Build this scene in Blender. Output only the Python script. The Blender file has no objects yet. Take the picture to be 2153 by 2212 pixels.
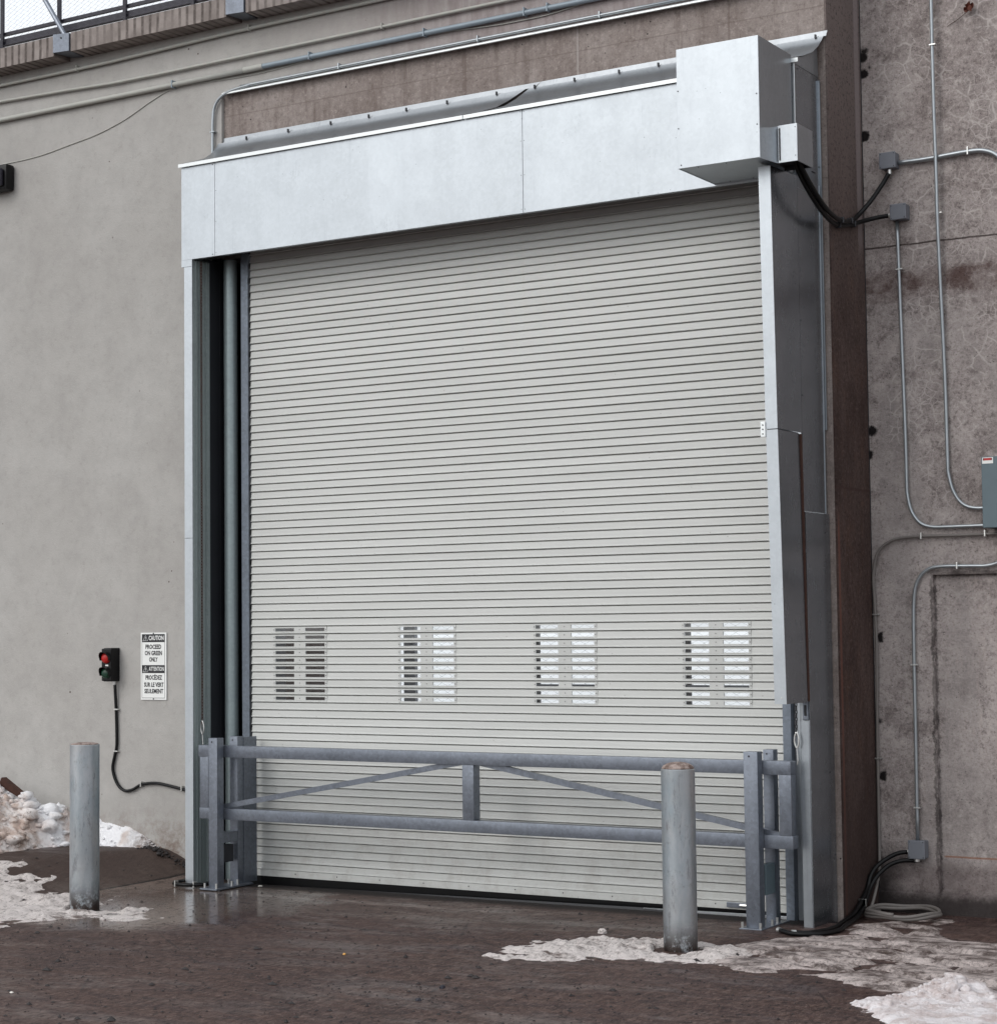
import bpy, bmesh, math, random
import numpy as np
from mathutils import Matrix, Vector

random.seed(7)
rng = np.random.default_rng(11)
SC = bpy.context.scene
COL = SC.collection

# ------------------------------------------------------------------ camera, world, sun, exposure
cam_data = bpy.data.cameras.new("camera")
cam = bpy.data.objects.new("camera", cam_data)
COL.objects.link(cam)
R = Matrix(((0.851307, 0.040482, 0.523104), (0.524543, -0.043918, -0.850251), (-0.011446, 0.998215, -0.058622)))
cam.matrix_world = Matrix.Translation((9.9783, -12.4011, 1.8901)) @ R.to_4x4()
cam_data.sensor_fit = 'HORIZONTAL'
cam_data.sensor_width = 36.0
cam_data.lens = 71.04
cam_data.clip_start = 0.1
cam_data.clip_end = 2000
SC.camera = cam

world = bpy.data.worlds.new("World")
SC.world = world
world.use_nodes = True
wn = world.node_tree
wn.nodes.clear()
SUN_EL, SUN_ROT = math.radians(38), math.radians(205)
w_out = wn.nodes.new('ShaderNodeOutputWorld')
w_bg = wn.nodes.new('ShaderNodeBackground')
w_sky = wn.nodes.new('ShaderNodeTexSky')
w_sky.sky_type = 'NISHITA'
w_sky.sun_disc = False
w_sky.sun_elevation = SUN_EL
w_sky.sun_rotation = SUN_ROT
w_sky.air_density = 1.0
w_sky.dust_density = 3.0
w_hsv = wn.nodes.new('ShaderNodeHueSaturation')
w_hsv.inputs['Saturation'].default_value = 0.22
w_mix = wn.nodes.new('ShaderNodeMix')
w_mix.data_type = 'RGBA'
w_mix.inputs[0].default_value = 0.55            # overcast: cloud veil evens out the clear sky
w_mix.inputs[7].default_value = (9.6, 10.0, 10.5, 1)
w_bg.inputs['Strength'].default_value = 0.15
wn.links.new(w_sky.outputs[0], w_hsv.inputs['Color'])
wn.links.new(w_hsv.outputs[0], w_mix.inputs[6])
wn.links.new(w_mix.outputs[2], w_bg.inputs['Color'])
wn.links.new(w_bg.outputs[0], w_out.inputs['Surface'])

sun_data = bpy.data.lights.new("sun", 'SUN')
sun = bpy.data.objects.new("sun", sun_data)
COL.objects.link(sun)
sun_data.energy = 0.6
sun_data.angle = math.radians(28)
sun_data.color = (1.0, 0.97, 0.93)
sd = Vector((-0.35, -0.80, 0.62)).normalized()
sun.rotation_euler = sd.to_track_quat('Z', 'Y').to_euler()
sun.location = (0, -20, 20)

SC.view_settings.view_transform = 'Standard'
SC.view_settings.look = 'None'
SC.view_settings.exposure = 0.0
SC.view_settings.gamma = 1.0
SC.view_settings.use_curve_mapping = False
SC.render.engine = 'CYCLES'
SC.cycles.max_bounces = 8

# ------------------------------------------------------------------ material helpers
class NT:
    def __init__(s, name):
        s.m = bpy.data.materials.new(name)
        s.m.use_nodes = True
        s.t = s.m.node_tree
        s.b = s.t.nodes['Principled BSDF']
        g = s.t.nodes.new('ShaderNodeNewGeometry')
        s.pos = g.outputs['Position']
        s.geo = g
    def n(s, typ, **kw):
        x = s.t.nodes.new(typ)
        for k, v in kw.items(): setattr(x, k, v)
        return x
    def l(s, a, b): s.t.links.new(a, b)
    def put(s, sock, v):
        if hasattr(v, 'links') or isinstance(v, bpy.types.NodeSocket): s.l(v, sock)
        else: sock.default_value = v
    def math(s, op, a, b=0.0, clamp=False):
        x = s.n('ShaderNodeMath', operation=op, use_clamp=clamp)
        s.put(x.inputs[0], a); s.put(x.inputs[1], b)
        return x.outputs[0]
    def xyz(s):
        x = s.n('ShaderNodeSeparateXYZ'); s.l(s.pos, x.inputs[0]); return x.outputs
    def scale(s, v, loc=(0, 0, 0)):
        x = s.n('ShaderNodeMapping'); s.l(s.pos, x.inputs['Vector'])
        x.inputs['Scale'].default_value = v; x.inputs['Location'].default_value = loc
        return x.outputs[0]
    def noise(s, sc, det=4, rough=0.55, vec=None, dist=0.0, col=False):
        x = s.n('ShaderNodeTexNoise')
        s.l(vec if vec is not None else s.pos, x.inputs['Vector'])
        x.inputs['Scale'].default_value = sc; x.inputs['Detail'].default_value = det
        x.inputs['Roughness'].default_value = rough; x.inputs['Distortion'].default_value = dist
        return x.outputs[1 if col else 0]
    def voro(s, sc, feature='F1', vec=None, rand=1.0):
        x = s.n('ShaderNodeTexVoronoi', feature=feature)
        s.l(vec if vec is not None else s.pos, x.inputs['Vector'])
        x.inputs['Scale'].default_value = sc; x.inputs['Randomness'].default_value = rand
        return x.outputs['Distance']
    def ramp(s, v, a, b, lo=0.0, hi=1.0):
        x = s.n('ShaderNodeMapRange', interpolation_type='SMOOTHSTEP')
        s.put(x.inputs[0], v)
        for i, q in enumerate((a, b, lo, hi)): x.inputs[i + 1].default_value = q
        return x.outputs[0]
    def mix(s, f, a, b):
        x = s.n('ShaderNodeMix', data_type='RGBA')
        s.put(x.inputs[0], f)
        for i, v in ((6, a), (7, b)):
            if isinstance(v, tuple): x.inputs[i].default_value = (*v[:3], 1)
            else: s.l(v, x.inputs[i])
        return x.outputs[2]
    def bump(s, h, strength=0.3, dist=0.01):
        x = s.n('ShaderNodeBump'); x.inputs['Strength'].default_value = strength
        x.inputs['Distance'].default_value = dist
        s.l(h, x.inputs['Height']); s.l(x.outputs[0], s.b.inputs['Normal'])
        return x
    def set(s, color=None, rough=None, metal=None, spec=None):
        if color is not None:
            if isinstance(color, tuple): s.b.inputs['Base Color'].default_value = (*color[:3], 1)
            else: s.l(color, s.b.inputs['Base Color'])
        if rough is not None: s.put(s.b.inputs['Roughness'], rough)
        if metal is not None: s.put(s.b.inputs['Metallic'], metal)
        if spec is not None: s.b.inputs['Specular IOR Level'].default_value = spec
        return s.m

def band(T, v, a, b, soft):
    """1 between a and b, fading over soft on either side"""
    return T.math('MULTIPLY', T.ramp(v, a - soft, a, 0, 1), T.ramp(v, b, b + soft, 1, 0))

def simple(name, col, rough=0.5, metal=0.0, var=0.15, sc=20):
    T = NT(name)
    n = T.noise(sc, 4)
    dark = tuple(c * (1 - var) for c in col); light = tuple(min(1, c * (1 + var)) for c in col)
    return T.set(T.mix(n, dark, light), rough, metal)

M = {}
def mat_plaster():
    T = NT('painted_plaster')
    x, y, z = T.xyz()
    big = T.noise(1.1, 5, 0.6); mid = T.noise(6, 5, 0.65); fine = T.noise(90, 3, 0.6)
    c = T.mix(T.ramp(big, .3, .7), (0.385, 0.370, 0.350), (0.435, 0.422, 0.402))
    c = T.mix(T.ramp(mid, .35, .75, 0, .35), c, (0.30, 0.288, 0.276))
    # patches where the grey paint thins toward bare concrete, east end
    f = T.math('MULTIPLY', T.ramp(x, -0.2, 2.6), T.ramp(mid, .2, .55, .45, 1))
    st = T.noise(3.0, 5, .7, vec=T.scale((4, 1, .5)))
    c = T.mix(f, c, T.mix(T.ramp(st, .3, .7), (0.25, 0.21, 0.205), (0.36, 0.315, 0.31)))
    # grime splashed above the ground line
    sp = T.math('MULTIPLY', T.ramp(z, .05, .55, 1, 0), T.ramp(T.noise(9, 6, .75), .38, .72))
    c = T.mix(sp, c, (0.19, 0.14, 0.115))
    tv = T.noise(16, 7, .85)
    c = T.mix(T.ramp(tv, .53, .66, 0, .28), c, (0.47, .455, .43))
    c = T.mix(T.ramp(tv, .36, .47, .30, 0), c, (0.27, .255, .235))
    # little chips
    v = T.voro(5.5); pit = T.math('MULTIPLY', T.ramp(v, .035, .055, 1, 0), T.ramp(T.noise(1.7, 2), .56, .6))
    c = T.mix(pit, c, (0.08, 0.06, 0.05))
    h = T.math('ADD', T.math('MULTIPLY', fine, .5), mid)
    T.bump(h, .38, .012)
    return T.set(c, 0.9, 0, .25)
def mat_brown_concrete(name, a, b, dark, wet=0.0):
    T = NT(name)
    x, y, z = T.xyz()
    big = T.noise(1.6, 6, .65); st = T.noise(2.2, 6, .7, vec=T.scale((5, 5, .45)))
    c = T.mix(T.ramp(big, .3, .7), a, b)
    c = T.mix(T.ramp(st, .45, .72, 0, .7), c, dark)
    g_ = T.noise(32, 6, .88)
    c = T.mix(T.ramp(g_, .53, .63, 0, .4), c, tuple(min(1, q * 1.5) for q in b))
    c = T.mix(T.ramp(g_, .38, .47, .5, 0), c, tuple(q * .7 for q in dark))
    eff = T.math('MULTIPLY', T.ramp(T.noise(7, 6, .75, vec=T.scale((3, 3, 1))), .6, .8), T.ramp(T.noise(.9, 3), .45, .65))
    c = T.mix(T.math('MULTIPLY', eff, .5), c, tuple(min(1, q * 1.9) for q in b))
    # form board seams: thin faint lines
    seam = T.math('ABSOLUTE', T.math('SUBTRACT', T.math('ADD', z, T.math('MULTIPLY', big, .02)), 6.135))
    c = T.mix(T.ramp(seam, .002, .007, .4, 0), c, dark)
    for sx in (2.05, 3.03, 4.25):
        sm = T.math('ABSOLUTE', T.math('SUBTRACT', x, sx))
        c = T.mix(T.ramp(sm, .004, .012, .45, 0), c, dark if sx != 3.03 else (0.45, .42, .4))
    # bug holes
    v = T.voro(11); hole = T.math('MULTIPLY', T.ramp(v, .05, .085, 1, 0), T.ramp(T.noise(2.3, 3), .5, .56))
    v2 = T.voro(27); hole2 = T.math('MULTIPLY', T.ramp(v2, .06, .1, 1, 0), T.ramp(T.noise(3.3, 3), .52, .6))
    hh = T.math('MAXIMUM', hole, hole2)
    c = T.mix(hh, c, (0.03, 0.022, 0.02))
    T.bump(T.math('SUBTRACT', T.noise(40, 5, .7), T.math('MULTIPLY', hh, 2.0)), .45, .01)
    return T.set(c, 0.85 - wet, 0, .3)
def mat_right_wall():
    T = NT('weathered_concrete')
    x, y, z = T.xyz()
    big = T.noise(.9, 6, .7); mid = T.noise(4.0, 7, .75); sm = T.noise(13, 7, .8); grain = T.noise(46, 6, .88)
    c = T.mix(T.ramp(big, .34, .66), (0.290, 0.250, 0.238), (0.450, 0.400, 0.382))
    c = T.mix(T.ramp(mid, .46, .68, 0, .65), c, (0.140, 0.114, 0.109))
    c = T.mix(T.ramp(sm, .50, .66, 0, .55), c, (0.56, .50, .475))
    c = T.mix(T.ramp(sm, .36, .47, .6, 0), c, (0.105, .083, .078))
    c = T.mix(T.ramp(grain, .53, .62, 0, .5), c, (0.56, .50, .47))
    c = T.mix(T.ramp(grain, .38, .47, .65, 0), c, (0.075, .060, .056))
    # smoother grey skin below the pour joint
    c = T.mix(T.math('MULTIPLY', T.ramp(z, 4.2, 3.7), T.ramp(T.noise(1.1, 5, .6, vec=T.scale((2.5, 1, .6))), .45, .6, 0, .5)), c, (0.30, .272, .262))
    # crazing with pale efflorescence
    def web(scale, warp, thick, off):
        nz = T.noise(3.5 + off, 4, .6, col=True)
        sub = T.n('ShaderNodeVectorMath', operation='SCALE'); T.l(nz, sub.inputs[0]); sub.inputs[3].default_value = warp
        wv = T.n('ShaderNodeVectorMath', operation='ADD'); T.l(T.scale((1, 1, 1), (off, off * 2, off)), wv.inputs[0]); T.l(sub.outputs[0], wv.inputs[1])
        return T.voro(scale, 'DISTANCE_TO_EDGE', vec=wv.outputs[0])
    e = web(7.0, .11, 0, .3); e2 = web(16, .06, 0, 1.7)
    m1 = T.math('MULTIPLY', T.ramp(T.noise(2.7, 5, .7), .46, .60), T.ramp(z, 2.6, 3.6))
    m2 = T.math('MULTIPLY', T.ramp(T.noise(3.4, 5, .7, vec=T.scale((1, 1, 1), (5, 0, 3))), .47, .60), T.ramp(z, 2.0, 3.4, .35, 1))
    edge = T.ramp(x, 5.03, 5.16)
    w1 = T.math('MULTIPLY', T.ramp(e, .008, .055, 1, 0), m1); w2 = T.math('MULTIPLY', T.ramp(e2, .012, .085, .8, 0), m2)
    wb = T.math('MULTIPLY', T.math('MULTIPLY', T.math('MAXIMUM', w1, w2), edge), T.ramp(sm, .32, .5, .45, 1))
    c = T.mix(T.math('MULTIPLY', T.math('MULTIPLY', T.ramp(e, .0, .30, .42, 0), m1), edge), c, (0.36, 0.32, 0.305))
    c = T.mix(T.math('MULTIPLY', wb, .62), c, (0.60, 0.545, 0.52))
    # damp horizontal stain under a pour joint
    zz = T.math('ADD', z, T.math('MULTIPLY', T.noise(3.5, 6, .75, vec=T.scale((1, 1, 2.5))), .22))
    c = T.mix(T.math('MULTIPLY', band(T, zz, 4.34, 4.42, .09), T.ramp(mid, .35, .6, .25, .8)), c, (0.075, 0.038, 0.032))
    j = T.math('ABSOLUTE', T.math('SUBTRACT', T.math('ADD', z, T.math('MULTIPLY', T.noise(6, 4), .02)), 4.545))
    c = T.mix(T.math('MULTIPLY', T.ramp(j, .002, .010, .9, 0), T.ramp(sm, .3, .5, .3, 1)), c, (0.03, 0.018, 0.016))
    # spalls along the building joint
    spv = T.voro(5.6, vec=T.scale((1.0, 1.0, 1.05), (.3, 0, .1)))
    sp = T.math('MULTIPLY', T.ramp(T.math('ADD', spv, T.math('MULTIPLY', T.noise(34, 5, .8), .30)), .33, .43, 1, 0), band(T, T.math('ADD', x, T.math('MULTIPLY', sm, .06)), 4.9, 5.065, .02))
    c = T.mix(sp, c, (0.012, 0.009, 0.009))
    # dark mould around the sunk panel; darker toward the foot and the corner
    nzb = T.math('MULTIPLY', T.math('SUBTRACT', T.noise(11, 6, .8), .5), .10)
    xl = T.math('ADD', x, nzb); zl = T.math('ADD', z, nzb)
    lft = T.math('MULTIPLY', band(T, xl, 5.400, 5.410, .012), T.ramp(zl, 2.2, 2.26, 1, 0))
    top = T.math('MULTIPLY', band(T, zl, 2.215, 2.235, .02), T.ramp(xl, 5.36, 5.40))
    c = T.mix(T.math('MULTIPLY', T.math('MULTIPLY', T.math('MAXIMUM', lft, top), T.ramp(mid, .3, .6, .35, .9)), .8), c, (0.022, 0.016, 0.015))
    red = T.math('MULTIPLY', band(T, T.math('ADD', z, T.math('MULTIPLY', nzb, .12)), .284, .290, .006), T.ramp(x, 5.42, 5.45))
    c = T.mix(T.math('MULTIPLY', red, .75), c, (0.26, 0.11, 0.06))
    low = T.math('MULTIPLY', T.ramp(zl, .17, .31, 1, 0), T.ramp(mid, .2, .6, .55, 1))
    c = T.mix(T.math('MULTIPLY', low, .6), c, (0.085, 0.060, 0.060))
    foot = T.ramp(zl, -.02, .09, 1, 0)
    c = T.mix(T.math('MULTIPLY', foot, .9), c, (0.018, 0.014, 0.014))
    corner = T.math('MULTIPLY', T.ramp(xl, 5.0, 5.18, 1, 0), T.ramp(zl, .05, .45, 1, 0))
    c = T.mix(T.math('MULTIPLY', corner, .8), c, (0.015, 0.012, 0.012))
    dr = T.math('MULTIPLY', T.ramp(T.noise(6, 6, .8, vec=T.scale((6, 1, .7))), .5, .75, 0, .6), band(T, z, 1.0, 2.15, .2))
    c = T.mix(T.math('MULTIPLY', dr, T.ramp(x, 5.43, 5.5)), c, (0.46, .38, .35))
    v = T.voro(30); pit = T.math('MULTIPLY', T.ramp(v, .06, .14, 1, 0), T.ramp(T.noise(4, 3), .45, .55))
    c = T.mix(T.math('MULTIPLY', pit, .85), c, (0.025, 0.02, 0.02))
    T.bump(T.math('SUBTRACT', T.math('ADD', grain, T.math('MULTIPLY', sm, 1.5)), T.math('MULTIPLY', pit, 1.2)), .55, .014)
    return T.set(c, .9, 0, .25)
def mat_ground():
    T = NT('wet_paving')
    x, y, z = T.xyz()
    big = T.noise(.55, 6, .65); mid = T.noise(3.2, 6, .7); fine = T.noise(30, 6, .85, vec=T.scale((1, .38, 1))); grain = T.noise(85, 4, .85, vec=T.scale((1, .30, 1)))
    st = T.noise(1.6, 7, .75, vec=T.scale((.8, 3.2, 1)))
    c = T.mix(T.ramp(big, .3, .7), (0.044, 0.022, 0.018), (0.076, 0.042, 0.034))
    c = T.mix(T.ramp(st, .42, .68, 0, .7), c, (0.040, 0.025, 0.027))
    c = T.mix(T.ramp(mid, .52, .72, 0, .5), c, (0.112, 0.074, 0.063))
    # paler area near the door posts
    lw = T.math('MULTIPLY', band(T, T.math('ADD', x, T.math('MULTIPLY', mid, .3)), -.6, .9, .5), band(T, T.math('ADD', y, T.math('MULTIPLY', big, .8)), -1.7, .3, .6))
    c = T.mix(T.math('MULTIPLY', lw, .70), c, (0.165, 0.128, 0.106))
    dryn = T.math('MULTIPLY', band(T, T.math('ADD', y, T.math('MULTIPLY', st, .7)), -.75, -.15, .3), band(T, x, -.2, 4.4, .4))
    c = T.mix(T.math('MULTIPLY', dryn, .45), c, (0.12, 0.095, 0.083))
    pl = T.math('MULTIPLY', band(T, T.math('ADD', y, T.math('MULTIPLY', st, .10)), -.60, -.52, .04), T.math('MULTIPLY', band(T, x, .3, 2.6, .6), T.ramp(T.noise(5, 6, .8, vec=T.scale((.6, 6, 1))), .42, .56)))
    c = T.mix(T.math('MULTIPLY', pl, .75), c, (0.27, 0.23, 0.21))
    # west slab beyond the joint is a warmer brown
    jl = T.math('ADD', T.math('ADD', x, T.math('MULTIPLY', y, -.235)), .54)
    ws = T.ramp(jl, -.01, .01, 1, 0)
    # aggregate and grime
    bl = T.noise(8, 9, .85, vec=T.scale((1, 2.4, 1)))
    c = T.mix(T.ramp(bl, .50, .58, 0, .55), c, (0.022, 0.015, 0.016))
    c = T.mix(T.ramp(bl, .40, .46, .35, 0), c, (0.14, 0.10, 0.085))
    c = T.mix(T.ramp(fine, .53, .60, 0, .65), c, (0.150, 0.102, 0.086))
    c = T.mix(T.ramp(fine, .39, .46, .9, 0), c, (0.010, 0.007, 0.007))
    c = T.mix(T.ramp(grain, .56, .64, 0, .7), c, (0.21, 0.155, 0.135))
    c = T.mix(T.ramp(grain, .34, .44, .7, 0), c, (0.014, 0.010, 0.010))
    c = T.mix(T.math('MULTIPLY', ws, .8), c, T.mix(T.noise(9, 7, .8), (0.030, 0.019, 0.016), (0.062, 0.042, 0.035)))
    v = T.voro(17); sp = T.math('MULTIPLY', T.ramp(v, .06, .11, 1, 0), T.ramp(T.noise(1.8, 3), .42, .55))
    c = T.mix(T.math('MULTIPLY', sp, .9), c, (0.014, .010, .011))
    jn = T.math('ABSOLUTE', T.math('ADD', jl, T.math('MULTIPLY', T.math('SUBTRACT', T.noise(4, 4), .5), .02)))
    c = T.mix(T.math('MULTIPLY', T.ramp(jn, .008, .018, .95, 0), T.ramp(y, -2.2, -1.9)), c, (0.012, .009, .008))
    # hairline cracks
    ck = T.voro(.75, 'DISTANCE_TO_EDGE', vec=T.scale((1, 1, 1), (2.3, 1.1, 0)))
    ckm = T.math('MULTIPLY', T.ramp(T.math('ADD', ck, T.math('MULTIPLY', T.noise(7, 5, .7), .03)), .0145, .022, 1, 0), T.ramp(T.noise(.9, 3), .45, .55))
    c = T.mix(T.math('MULTIPLY', ckm, .7), c, (0.014, .010, .010))
    # soaked strip at the sill, with the door's shadow painted in
    soak_shade = T.math('MULTIPLY', T.ramp(T.math('ADD', y, T.math('MULTIPLY', st, .16)), -.30, -.12), band(T, x, .0, 4.8, .1))
    c = T.mix(T.math('MULTIPLY', soak_shade, .95), c, (0.008, 0.005, 0.005))
    # wetness
    px = T.math('MULTIPLY', T.math('SUBTRACT', x, .35), .75); py = T.math('ADD', y, 1.35)
    d = T.math('SQRT', T.math('ADD', T.math('MULTIPLY', px, px), T.math('MULTIPLY', py, T.math('MULTIPLY', py, .45))))
    pud = T.ramp(T.math('ADD', d, T.math('MULTIPLY', T.math('SUBTRACT', mid, .5), .9)), .55, 1.05, 1, 0)
    film = T.ramp(T.noise(1.1, 7, .7, vec=T.scale((.8, 1.9, 1), (3, 1, 0))), .40, .66, 0, .85)
    wet = T.math('MULTIPLY', T.math('MAXIMUM', pud, film), T.ramp(soak_shade, 0, 1, 1, .15))
    wet = T.math('MULTIPLY', wet, T.ramp(fine, .38, .48, .4, 1))
    rough = T.math('ADD', T.ramp(pud, 0, 1, .16, .0), T.ramp(wet, 0, 1, .50, .12))
    b = T.bump(T.math('ADD', T.math('ADD', fine, T.math('MULTIPLY', grain, .5)), T.math('MULTIPLY', mid, .8)), .25, .008)
    T.put(b.inputs['Strength'], T.ramp(wet, 0, 1, .75, .05))
    T.set(c, rough, 0, .28)
    return T.m
def mat_galv(name, base, rough, metal, spangle=.5, streak=True, dirt=(.25, .26, .28), wobble=.1):
    T = NT(name)
    v = T.n('ShaderNodeTexVoronoi', feature='F1'); T.l(T.pos, v.inputs['Vector']); v.inputs['Scale'].default_value = 48
    sep = T.n('ShaderNodeSeparateColor'); T.l(v.outputs['Color'], sep.inputs[0])
    n1 = T.noise(6, 6, .75); n2 = T.noise(2.6, 7, .8, vec=T.scale((9, 9, .5))); n4 = T.noise(30, 5, .8)
    c = T.mix(T.ramp(n1, .35, .65), tuple(q * (1 - .10 * (.3 + spangle)) for q in base), base)
    c = T.mix(T.math('MULTIPLY', sep.outputs[0], spangle * .5), c, tuple(q * .5 for q in base))
    c = T.mix(T.ramp(n4, .52, .75, 0, .35 * spangle), c, tuple(min(1, q * 1.5) for q in base))
    if streak:
        c = T.mix(T.ramp(n2, .54, .70, 0, .38), c, dirt)
        c = T.mix(T.ramp(T.noise(.9, 3, .6, vec=T.scale((2.2, 2.2, .5), (6, 1, 2))), .4, .65, 0, .22), c, tuple(min(1, q * 1.25) for q in base))
        # handling scuffs and thin scratches, only here and there
        sv = T.noise(4.5, 6, .85, vec=T.scale((3.6, 3.6, .5), (4, 2, 1)), dist=.3)
        sc = T.math('MULTIPLY', T.ramp(T.math('ABSOLUTE', T.math('SUBTRACT', sv, .5)), .0, .016, 1, 0), T.ramp(T.noise(2.1, 4, .7), .58, .66))
        c = T.mix(T.math('MULTIPLY', sc, .45), c, tuple(q * .5 for q in dirt))
        spk = T.math('MULTIPLY', T.ramp(T.voro(21), .05, .10, 1, 0), T.ramp(T.noise(3, 3), .54, .6))
        c = T.mix(T.math('MULTIPLY', spk, .6), c, tuple(q * .3 for q in dirt))
    r = T.math('ADD', rough - .10, T.math('MULTIPLY', T.noise(9, 6, .75, vec=T.scale((1.6, 1.6, .6))), .22))
    T.bump(T.math('ADD', T.noise(1.3, 2, .5), T.math('MULTIPLY', n1, .02)), wobble, .06)
    return T.set(c, r, metal)
def mat_curtain():
    T = NT('cream_grey_paint')
    n = T.noise(2.0, 6, .7, vec=T.scale((.35, 1, 4))); f = T.noise(30, 5, .8); st = T.noise(3.0, 7, .8, vec=T.scale((7, 1, .35)))
    c = T.mix(T.ramp(n, .3, .7), (0.530, 0.538, 0.518), (0.580, 0.587, 0.567))
    oi = T.n('ShaderNodeObjectInfo')
    c = T.mix(T.math('MULTIPLY', oi.outputs['Random'], .22), c, (0.42, 0.425, 0.405))
    x, y, z = T.xyz()
    c = T.mix(T.ramp(st, .56, .76, 0, .20), c, (.36, .35, .33))
    splash = T.math('MULTIPLY', T.ramp(z, .0, .9, .30, 0), T.ramp(T.noise(6, 7, .8), .44, .66))
    c = T.mix(splash, c, (.27, .235, .21))
    spk = T.math('MULTIPLY', T.ramp(T.voro(13), .04, .08, 1, 0), T.ramp(T.noise(2, 3), .5, .56))
    c = T.mix(T.math('MULTIPLY', spk, .45), c, (.15, .13, .12))
    return T.set(c, T.math('ADD', .38, T.math('MULTIPLY', f, .2)), 0, .4)
def mat_snow(name, a, dirt, amt):
    T = NT(name)
    n = T.noise(7, 7, .72); m = T.noise(28, 5, .7)
    c = T.mix(T.ramp(n, .5 - amt * .25, .74 - amt * .2, 0, 1), a, dirt)
    c = T.mix(T.ramp(m, .56, .78, 0, amt), c, tuple(q * .45 for q in dirt))
    T.bump(T.math('ADD', m, T.noise(90, 4, .7)), .9, .015)
    T.b.inputs['Subsurface Weight'].default_value = .0
    return T.set(c, .55, 0, .4)
def mat_lip():
    T = NT('stained_concrete_edge')
    x, y, z = T.xyz()
    w = T.math('SINE', T.math('ADD', T.math('MULTIPLY', x, 76), T.math('MULTIPLY', T.noise(1.2, 2), 6)))
    c = T.mix(T.ramp(T.noise(6, 5), .3, .7), (0.22, 0.19, 0.175), (0.33, 0.29, 0.27))
    f = T.math('MULTIPLY', T.ramp(w, .0, .95, 0, .75), T.math('MULTIPLY', T.ramp(T.noise(3, 3), .35, .6, .25, 1), T.ramp(T.noise(25, 4, .7), .25, .6, .5, 1)))
    c = T.mix(f, c, (0.045, .035, .03))
    T.bump(T.noise(30, 4), .3, .01)
    return T.set(c, .9, 0, .2)
def mat_bollard():
    T = NT('weathered_galvanised_pipe')
    n1 = T.noise(5, 6, .7, vec=T.scale((1, 1, .35))); n2 = T.noise(17, 6, .75); n3 = T.noise(1.7, 3)
    c = T.mix(T.ramp(n1, .3, .7), (0.30, 0.36, 0.40), (0.50, 0.52, 0.54))
    c = T.mix(T.ramp(n2, .55, .78, 0, .6), c, (0.16, .15, .14))
    c = T.mix(T.ramp(n3, .5, .7, 0, .35), c, (0.40, .38, .37))
    x, y, z = T.xyz()
    b = T.math('MULTIPLY', T.ramp(z, -.09, .14, 1, 0), T.ramp(T.noise(14, 6, .8), .36, .52))
    c = T.mix(b, c, (0.05, .035, .03))
    n4 = T.noise(9, 7, .8, vec=T.scale((1.5, 1.5, .4), (3, 1, 2)))
    c = T.mix(T.ramp(n4, .52, .66, 0, .55), c, (.13, .125, .13))
    st = T.noise(14, 6, .8, vec=T.scale((2.2, 2.2, .12), (1, 7, 0)))
    c = T.mix(T.ramp(st, .62, .70, 0, .6), c, (.07, .06, .055))
    T.bump(n2, .15, .008)
    return T.set(c, T.math('ADD', .30, T.math('MULTIPLY', n2, .2)), .78)

M['plaster'] = mat_plaster()
M['brown'] = mat_brown_concrete('brown_board_concrete', (0.210, 0.172, 0.155), (0.325, 0.283, 0.262), (0.130, 0.098, 0.086))
M['right'] = mat_right_wall()
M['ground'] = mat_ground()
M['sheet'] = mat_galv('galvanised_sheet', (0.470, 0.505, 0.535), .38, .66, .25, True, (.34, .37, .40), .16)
M['sheet2'] = mat_galv('shaded_galvanised_sheet', (0.37, 0.40, 0.43), .33, .88, .3, True, (.22, .24, .26), .16)  # darker copy of the front sheet, shade of the other faces in its colour
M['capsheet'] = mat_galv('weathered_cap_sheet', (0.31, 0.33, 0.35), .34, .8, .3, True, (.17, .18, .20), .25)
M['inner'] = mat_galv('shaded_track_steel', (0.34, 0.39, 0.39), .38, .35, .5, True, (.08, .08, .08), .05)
M['side'] = mat_galv('shaded_polished_sheet', (0.28, 0.305, 0.335), .24, .9, .2, True, (.22, .24, .26), .22)  # smooth sheet with the side faces' shade put into its base colour
M['tube'] = mat_galv('dull_galvanised_tube', (0.30, 0.36, 0.37), .40, .4, .4, False, (.1, .1, .1), .05)
M['hdg'] = mat_galv('hot_dip_galvanised_steel', (0.20, 0.222, 0.262), .34, .58, .95, True, (.14, .15, .18), .03)
M['guide'] = mat_galv('galvanised_angle', (0.20, 0.23, 0.275), .45, .5, .9, False, (.2, .2, .24), .03)
M['curtain'] = mat_curtain()
M['lip'] = mat_lip()
M['bollard'] = mat_bollard()
M['conduit'] = simple('conduit_metal', (.36, .39, .41), .35, .7, .15, 30)
M['pconduit'] = simple('painted_conduit', (.42, .42, .385), .6, 0, .08, 12)
M['bconduit'] = simple('blue_grey_conduit', (.25, .30, .34), .5, .2, .12, 9)
M['box'] = simple('grey_box_paint', (.165, .175, .20), .5, .1, .1, 20)
M['panelbox'] = simple('electrical_panel_paint', (.105, .145, .165), .5, .1, .1, 14)
M['black'] = simple('black_rubber', (.0045, .0045, .005), .40, 0, .2, 20)
M['black'].node_tree.nodes['Principled BSDF'].inputs['Specular IOR Level'].default_value = .25
M['cavity'] = simple('near_black_steel', (.02, .022, .027), .6, .1, .3, 4)  # near-black for dark parts; in recesses their shade is in this colour
M['red'] = simple('red_lens', (.42, .006, .004), .45, 0, .1, 60)
M['green'] = simple('green_lens', (.002, .035, .017), .4, 0, .3, 60)
M['white'] = simple('white_sign_face', (.80, .81, .79), .45, 0, .03, 8)
M['ink'] = simple('black_ink', (.008, .008, .012), .5, 0, .1, 8)
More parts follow.
